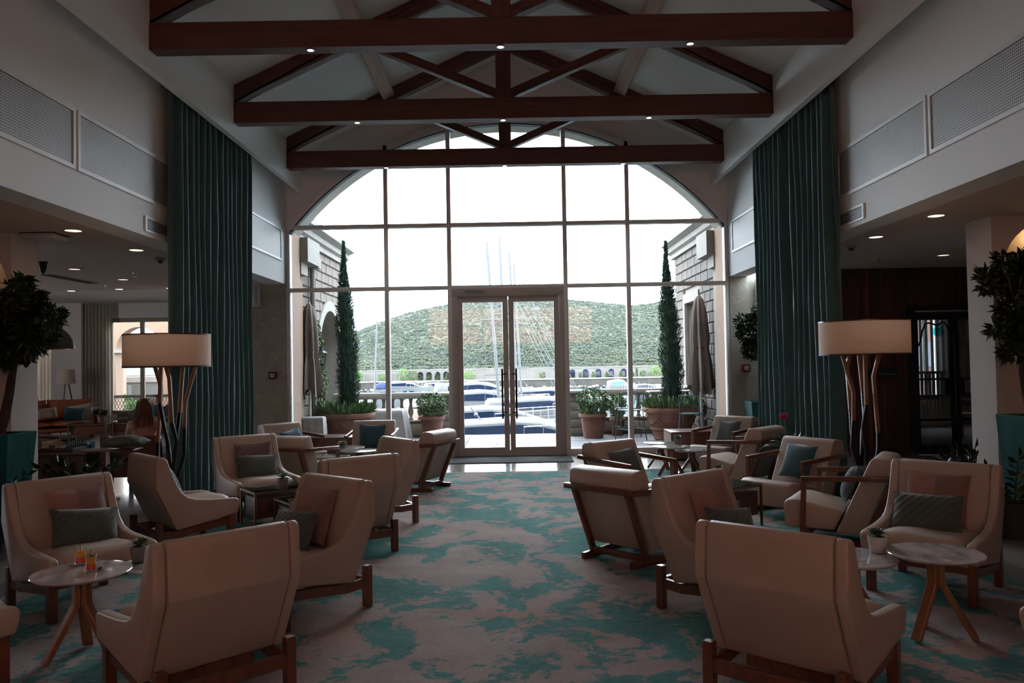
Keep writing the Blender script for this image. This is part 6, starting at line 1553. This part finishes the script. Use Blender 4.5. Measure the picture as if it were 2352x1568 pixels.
yacht(1095, 934, 56, 11, 1.2, .15, 'white motor yacht with cream awning farther out', 'boat_cream'); yacht(1250, 923, 66, 12, 1.2, .08, 'white motor yacht with dark windscreen near the sailing boats')
yacht(1085, 910, 80, 13, 1.5, .2, 'white motor yacht with flybridge far out behind the lounge-side door leaf'); yacht(1420, 893, 105, 5, 1.3, .3, 'small white cabin boat beyond the balustrade by the wing with the window', None, 'boat_blue')
yacht(1480, 894, 112, 6, .8, .2, 'white speedboat beyond the cypress by the wing with the window'); yacht(1535, 894, 120, 6, .8, .1, 'low white launch beside the cypress by the wing with the window')
yacht(925, 893, 95, 7, .9, .2, 'white boat under blue sail covers beyond the arched wing', 'navy_awning'); yacht(1005, 892, 103, 6, .8, .2, 'white launch by the far quay beside the arches')
def sailboat(px, py, tx, ty, Y, label, L=11, stays=1, boom=True):
    b0, b1 = at_y(px, py, Y), at_y(tx, ty, Y); t = thing('sailing_boat', label, 'sailing boat', (b0.x, Y, ZW), 0, 'moored sailing boats'); dk = .95; n = 12; rings = []; B = 1.5
    for k in range(n+1):
        u = k/n; x = -L/2+L*u; w = B*math.sin(PI*min(1, .12+.88*(1-u)))**.7+.02 if u > .3 else B*(.7+u); w = min(w, B); rings.append([(x, -w, dk+.25*u), (x, -w*.8, .3), (x, 0, -.3), (x, w*.8, .3), (x, w, dk+.25*u), (x, 0, dk+.3*u)])
    MB().loft(rings).build('hull', 'boat_white', t, smooth=True, angle=45)
    MB().prism([(-.3*L, dk), (-.27*L, dk+.5), (.12*L, dk+.42), (.2*L, dk+.1)], -.7, .7, 'y').build('cabin', 'boat_white', t, bevel=.08)
    top = Vector((b1.x-b0.x, 0, b1.z-ZW)); MB().tube([(0, 0, dk), top], [.10, .075], 10).build('mast', 'mast', t, smooth=True)
    q = MB()
    for f_ in (.35, .62): c = Vector((0, 0, dk)).lerp(top, f_); q.tube([c+Vector((-.7, 0, 0)), c+Vector((.7, 0, 0))], .03, 5)
    q.build('spreaders', 'mast', t)
    rg_ = MB()
    for x in (-1.0, 1.0): rg_.tube([(x, 0, dk), (top.x+.0, 0, top.z*.98)], .012, 4)
    rg_.tube([(-L*.48, 0, dk), top], .014, 4); rg_.build('rigging', 'rope', t)
    for k in range(stays): MB().tube([(L*(.46-.07*k), 0, dk+.3), Vector((0, 0, dk)).lerp(top, .97-.12*k)], .02, 6).build('furled_sail', 'boat_white', t)
    if boom: MB().tube([(0, 0, dk+1.1), (-L*.36, 0, dk+1.0)], .09, 8).build('boom', 'boat_dark', t)
sailboat(1152, 885, 1118, 557, 44, 'sailing boat with the leaning grey mast behind the lounge-side door leaf', stays=1); sailboat(1166, 885, 1147, 546, 48.5, 'sailing boat with the tallest mast behind the meeting door stiles', stays=2); sailboat(1192, 890, 1169, 575, 53, 'sailing boat with thick furled sails behind the restaurant-side door leaf', stays=3)
sailboat(1200, 885, 1180, 606, 61, 'sailing boat with a thin mast between the other masts', stays=1, boom=False); sailboat(858, 884, 866, 736, 73, 'sailing boat with a lone mast beside the lounge-side cypress', 10, 0)
# far quay with its arcade
QY = 168.0; zq = lambda py, px=1176: at_y(px, py, QY).z
z_top, z_prom = zq(847), zq(872)
qw = thing('harbour_wall', 'long pale harbour wall with arched niches across the water', 'harbour wall', (0, QY, ZW)); zp, zt_ = z_prom-ZW, z_top-ZW
MB().box(-90, 90, -4, 6, -1, zp).build('promenade', 'quay_dark', qw); MB().box(-90, 90, -4.2, -3.6, zp, zp+.25).build('kerb', 'lime_stone', qw)
wall = MB(); cs = [(at_y(p_, 865, QY).x, g_) for p_, g_ in [(x, 'green') for x in (962, 982, 1002, 1022)] + [(x, 'shop') for x in (1317, 1348, 1378, 1408, 1437)]]
aw, ah = .62, 1.95-.62
edges_ = [-90]
for c, _ in cs: edges_ += [c-aw, c+aw]
edges_ += [90]
for i in range(0, len(edges_), 2): wall.box(edges_[i], edges_[i+1], 3, 4, zp, zt_)
for c, _ in cs:
    pts = [(c-aw*math.cos(PI*i/12), zp+ah+aw*math.sin(PI*i/12)) for i in range(13)]
    for (xa, za), (xb, zb) in zip(pts[:-1], pts[1:]): wall.add([(xa, 3, za), (xb, 3, zb), (xb, 3, zt_), (xa, 3, zt_)], [(0, 1, 2, 3)])
wall.box(-90, 90, 4.5, 4.8, zp, zt_-.05); wall.build('wall', 'quay_stone', qw); MB().box(-90, 90, 2.9, 5, zt_, zt_+.16).build('coping', 'lime_stone', qw)
for c, kind in cs:
    rings = []
    for i in range(13):
        a = PI*i/12; rings.append([(c-r*math.cos(a), y, zp+ah+r*math.sin(a)) for r, y in ((aw, 2.9), (aw+.13, 2.9), (aw+.13, 3.05), (aw, 3.05))])
    rings = [[(x, y, zp) for x, y, z in rings[0]]] + rings + [[(x, y, zp) for x, y, z in rings[-1]]]
    MB().loft(rings).build('arch_trim', 'boat_white', qw)
    if kind == 'shop':
        MB().prism([(c-aw*math.cos(PI*i/12), zp+ah+aw*math.sin(PI*i/12)) for i in range(13)], 3.3, 3.4, 'y').build('awning', 'navy_awning', qw)
        MB().box(c-aw, c+aw, 3.9, 4.0, zp, zp+ah).build('shopfront', 'boat_glass', qw)
rg = np.random.default_rng(81)
def topiary(px, py, w, h, label, m='leaf_hedge', Y=QY+1.2, group='topiary along the harbour wall', n=260, cone=False):
    p = at_y(px, py, Y); sc = Y/F; t = thing('topiary', label, 'topiary', (p.x, Y, z_prom), 0, group); W_, H_ = w*sc/2, h*sc
    P, D = blob_points(rg, [((0, 0, H_*.55), (W_, W_, H_*.45))] + ([((0, 0, H_*.35), (W_*1.2, W_*1.2, H_*.25))] if cone else []), n)
    stuff(obj('foliage', leaves_mesh('foliage', P, D, .22, .16, rng=rg), m, t)); MB().tube([(0, 0, 0), (0, 0, H_*.4)], .06, 6).build('trunk', 'bark', t)
for k, px in enumerate((1333, 1363, 1394, 1426, 1453)): topiary(px, 872, 6, 15, ('slim conical topiary between two shop arches of the harbour wall'), cone=True)
for px in (962, 982, 1002, 1022): topiary(px, 872, 13, 16, 'round bush standing in an arch of the harbour wall', Y=QY+3.6)
topiary(1246, 872, 13, 17, 'round topiary ball on the promenade seen through the restaurant-side door leaf'); topiary(1477, 871, 12, 16, 'round topiary ball just past the last shop arch'); topiary(1463, 871, 3, 22, 'thin dark cypress just past the last shop arch')
topiary(1508, 873, 34, 26, 'wide loose tree on the promenade beside the restaurant-side cypress', 'leaf_bright', n=700); topiary(925, 872, 24, 30, 'yellow green tree behind the pergola on the promenade', 'leaf_bright', n=600); topiary(824, 874, 24, 26, 'yellow green tree beside the lounge-side cypress on the promenade', 'leaf_bright', n=600); topiary(1078, 873, 26, 22, 'yellow green tree seen through the lounge-side door leaf', 'leaf_bright', n=500)
topiary(948, 872, 20, 26, 'dark pine beside the first arch of the harbour wall', n=500); topiary(880, 873, 26, 22, 'yellow green shrub under the pergola', 'leaf_bright', n=400)
pg = thing('pergola', 'white pergola on the promenade across the water', 'pergola', (at_y(872, 872, QY).x, QY, z_prom))
for x in (-3.3, -.6, 2.0, 4.2): MB().box(x-.09, x+.09, -.09, .09, 0, 1.75).build('post', 'boat_white', pg)
MB().box(-3.6, 4.6, -.15, .15, 1.75, 1.95).build('beam', 'boat_white', pg)
rk = MB()
for k in range(150):
    px = 690+k*7.1+rg.uniform(-2, 2); p = at_y(px, 890, QY-4.8); r = rg.uniform(.22, .5); b_ = MB(); b_.sphere((p.x, -4.7+rg.uniform(-.3, .3), .1+rg.uniform(0, .35)), r, 6, 4, 1, 1, .7); c_ = np.mean(b_.v, axis=0)
    b_.v = [tuple(c_+(np.array(v)-c_)*rg.uniform(.8, 1.15)) for v in b_.v]; rk.add(b_.v, b_.f)
stuff(rk.build('rocks', 'rock', qw))

# ================================================================ HILL
ridge = [(-200, 835), (300, 835), (480, 826), (640, 800), (760, 778), (800, 768), (880, 738), (960, 712), (1040, 697), (1120, 690), (1200, 685), (1260, 685), (1320, 690), (1380, 695), (1440, 702), (1480, 702), (1520, 692), (1560, 683), (1640, 668), (1800, 650), (2200, 640), (2700, 650)]
rg = np.random.default_rng(91); NX, NY = 520, 90; R0, R1 = 520., 980.
px = np.linspace(-250, 2700, NX); ry = np.interp(px, [a for a, _ in ridge], [b for _, b in ridge]); ry = np.convolve(np.pad(ry, 6, mode='edge'), np.ones(13)/13, 'valid')
V = np.zeros((NY, NX, 3))
top = np.array([at_y(a, b, R1).z for a, b in zip(px, ry)]); xs_ = np.array([at_y(a, 832, 1.0).x-CX for a in px])
fb = rg.normal(size=(40, 4)); 
for j in range(NY):
    v = j/(NY-1); Y = R0+(R1-R0)*v; X = CX+xs_*Y
    s_ = np.where(v < .04, v/.04*.03, .03+.97*((v-.04)/.96)**.85)
    nzv = sum(np.sin(X*.012*(k+1)*.7+Y*.017*(k+1)*f[0]+f[1]*6)*np.cos(Y*.013*(k+1)+f[2]*5)/(k+1) for k, f in enumerate(fb[:8]))
    V[j, :, 0] = X; V[j, :, 1] = Y
    V[j, :, 2] = ZW + np.maximum(top-ZW, .5)*s_ + nzv*3.0*math.sin(PI*v)*np.clip((top-ZW)/60, 0, 1) + (rg.uniform(0, 1.3, NX)*np.clip((top-ZW)/40, 0, 1) if .05 < v < .995 else 0)
back = V[-1].copy(); back[:, 1] += 150; back[:, 2] = ZW
V = np.concatenate([V, back[None]]); NY += 1
me = bpy.data.meshes.new('hill'); idx = np.arange(NX*NY).reshape(NY, NX)
me.from_pydata(V.reshape(-1, 3).tolist(), [], np.stack([idx[:-1, :-1], idx[:-1, 1:], idx[1:, 1:], idx[1:, :-1]], -1).reshape(-1, 4).tolist())
struct(obj('hill', me, 'hill_scrub'))
rg = np.random.default_rng(92)                              # tree crowns on the slope
n = 36000; u = rg.uniform(0, 1, n); jj = (rg.uniform(0, 1, n)**1.5*(NY-6)).astype(int)+2; ii = (rg.uniform(.28, .68, n)*NX).astype(int)
C = V[jj, ii]+rg.normal(size=(n, 3))*np.array([2, 2, .2]); ok = (C[:, 2] > ZW+1.5); C = C[ok]
oct_v = np.array([(1, 0, 0), (0, 1, 0), (-1, 0, 0), (0, -1, 0), (.6, .6, .7), (-.6, .6, .7), (-.6, -.6, .7), (.6, -.6, .7), (0, 0, 1.05)]); oct_f = [(0, 1, 4), (1, 2, 5), (2, 3, 6), (3, 0, 7), (1, 5, 4), (2, 6, 5), (3, 7, 6), (0, 4, 7), (4, 5, 8), (5, 6, 8), (6, 7, 8), (7, 4, 8)]
m_n = len(C); sc = rg.uniform(.6, 1.5, (m_n, 1, 1))*np.array([1, 1, .85]); VV = (C[:, None, :] + oct_v[None]*sc).reshape(-1, 3); FF = (np.array(oct_f)[None]+np.arange(m_n)[:, None, None]*9).reshape(-1, 3)
me = bpy.data.meshes.new('hill_trees'); me.from_pydata(VV.tolist(), [], FF.tolist()); o_ = stuff(obj('hill_trees', me, 'hill_scrub')); tag(o_, 'scrub and tree crowns covering the green hill across the water', 'trees')

hz_ = stuff(MB().box(-2500, 2500, 70, 1300, ZW+.5, 260).build('sea_haze', 'haze_air')); tag(hz_, 'thin bluish sea haze over the bay before the hill', 'haze')
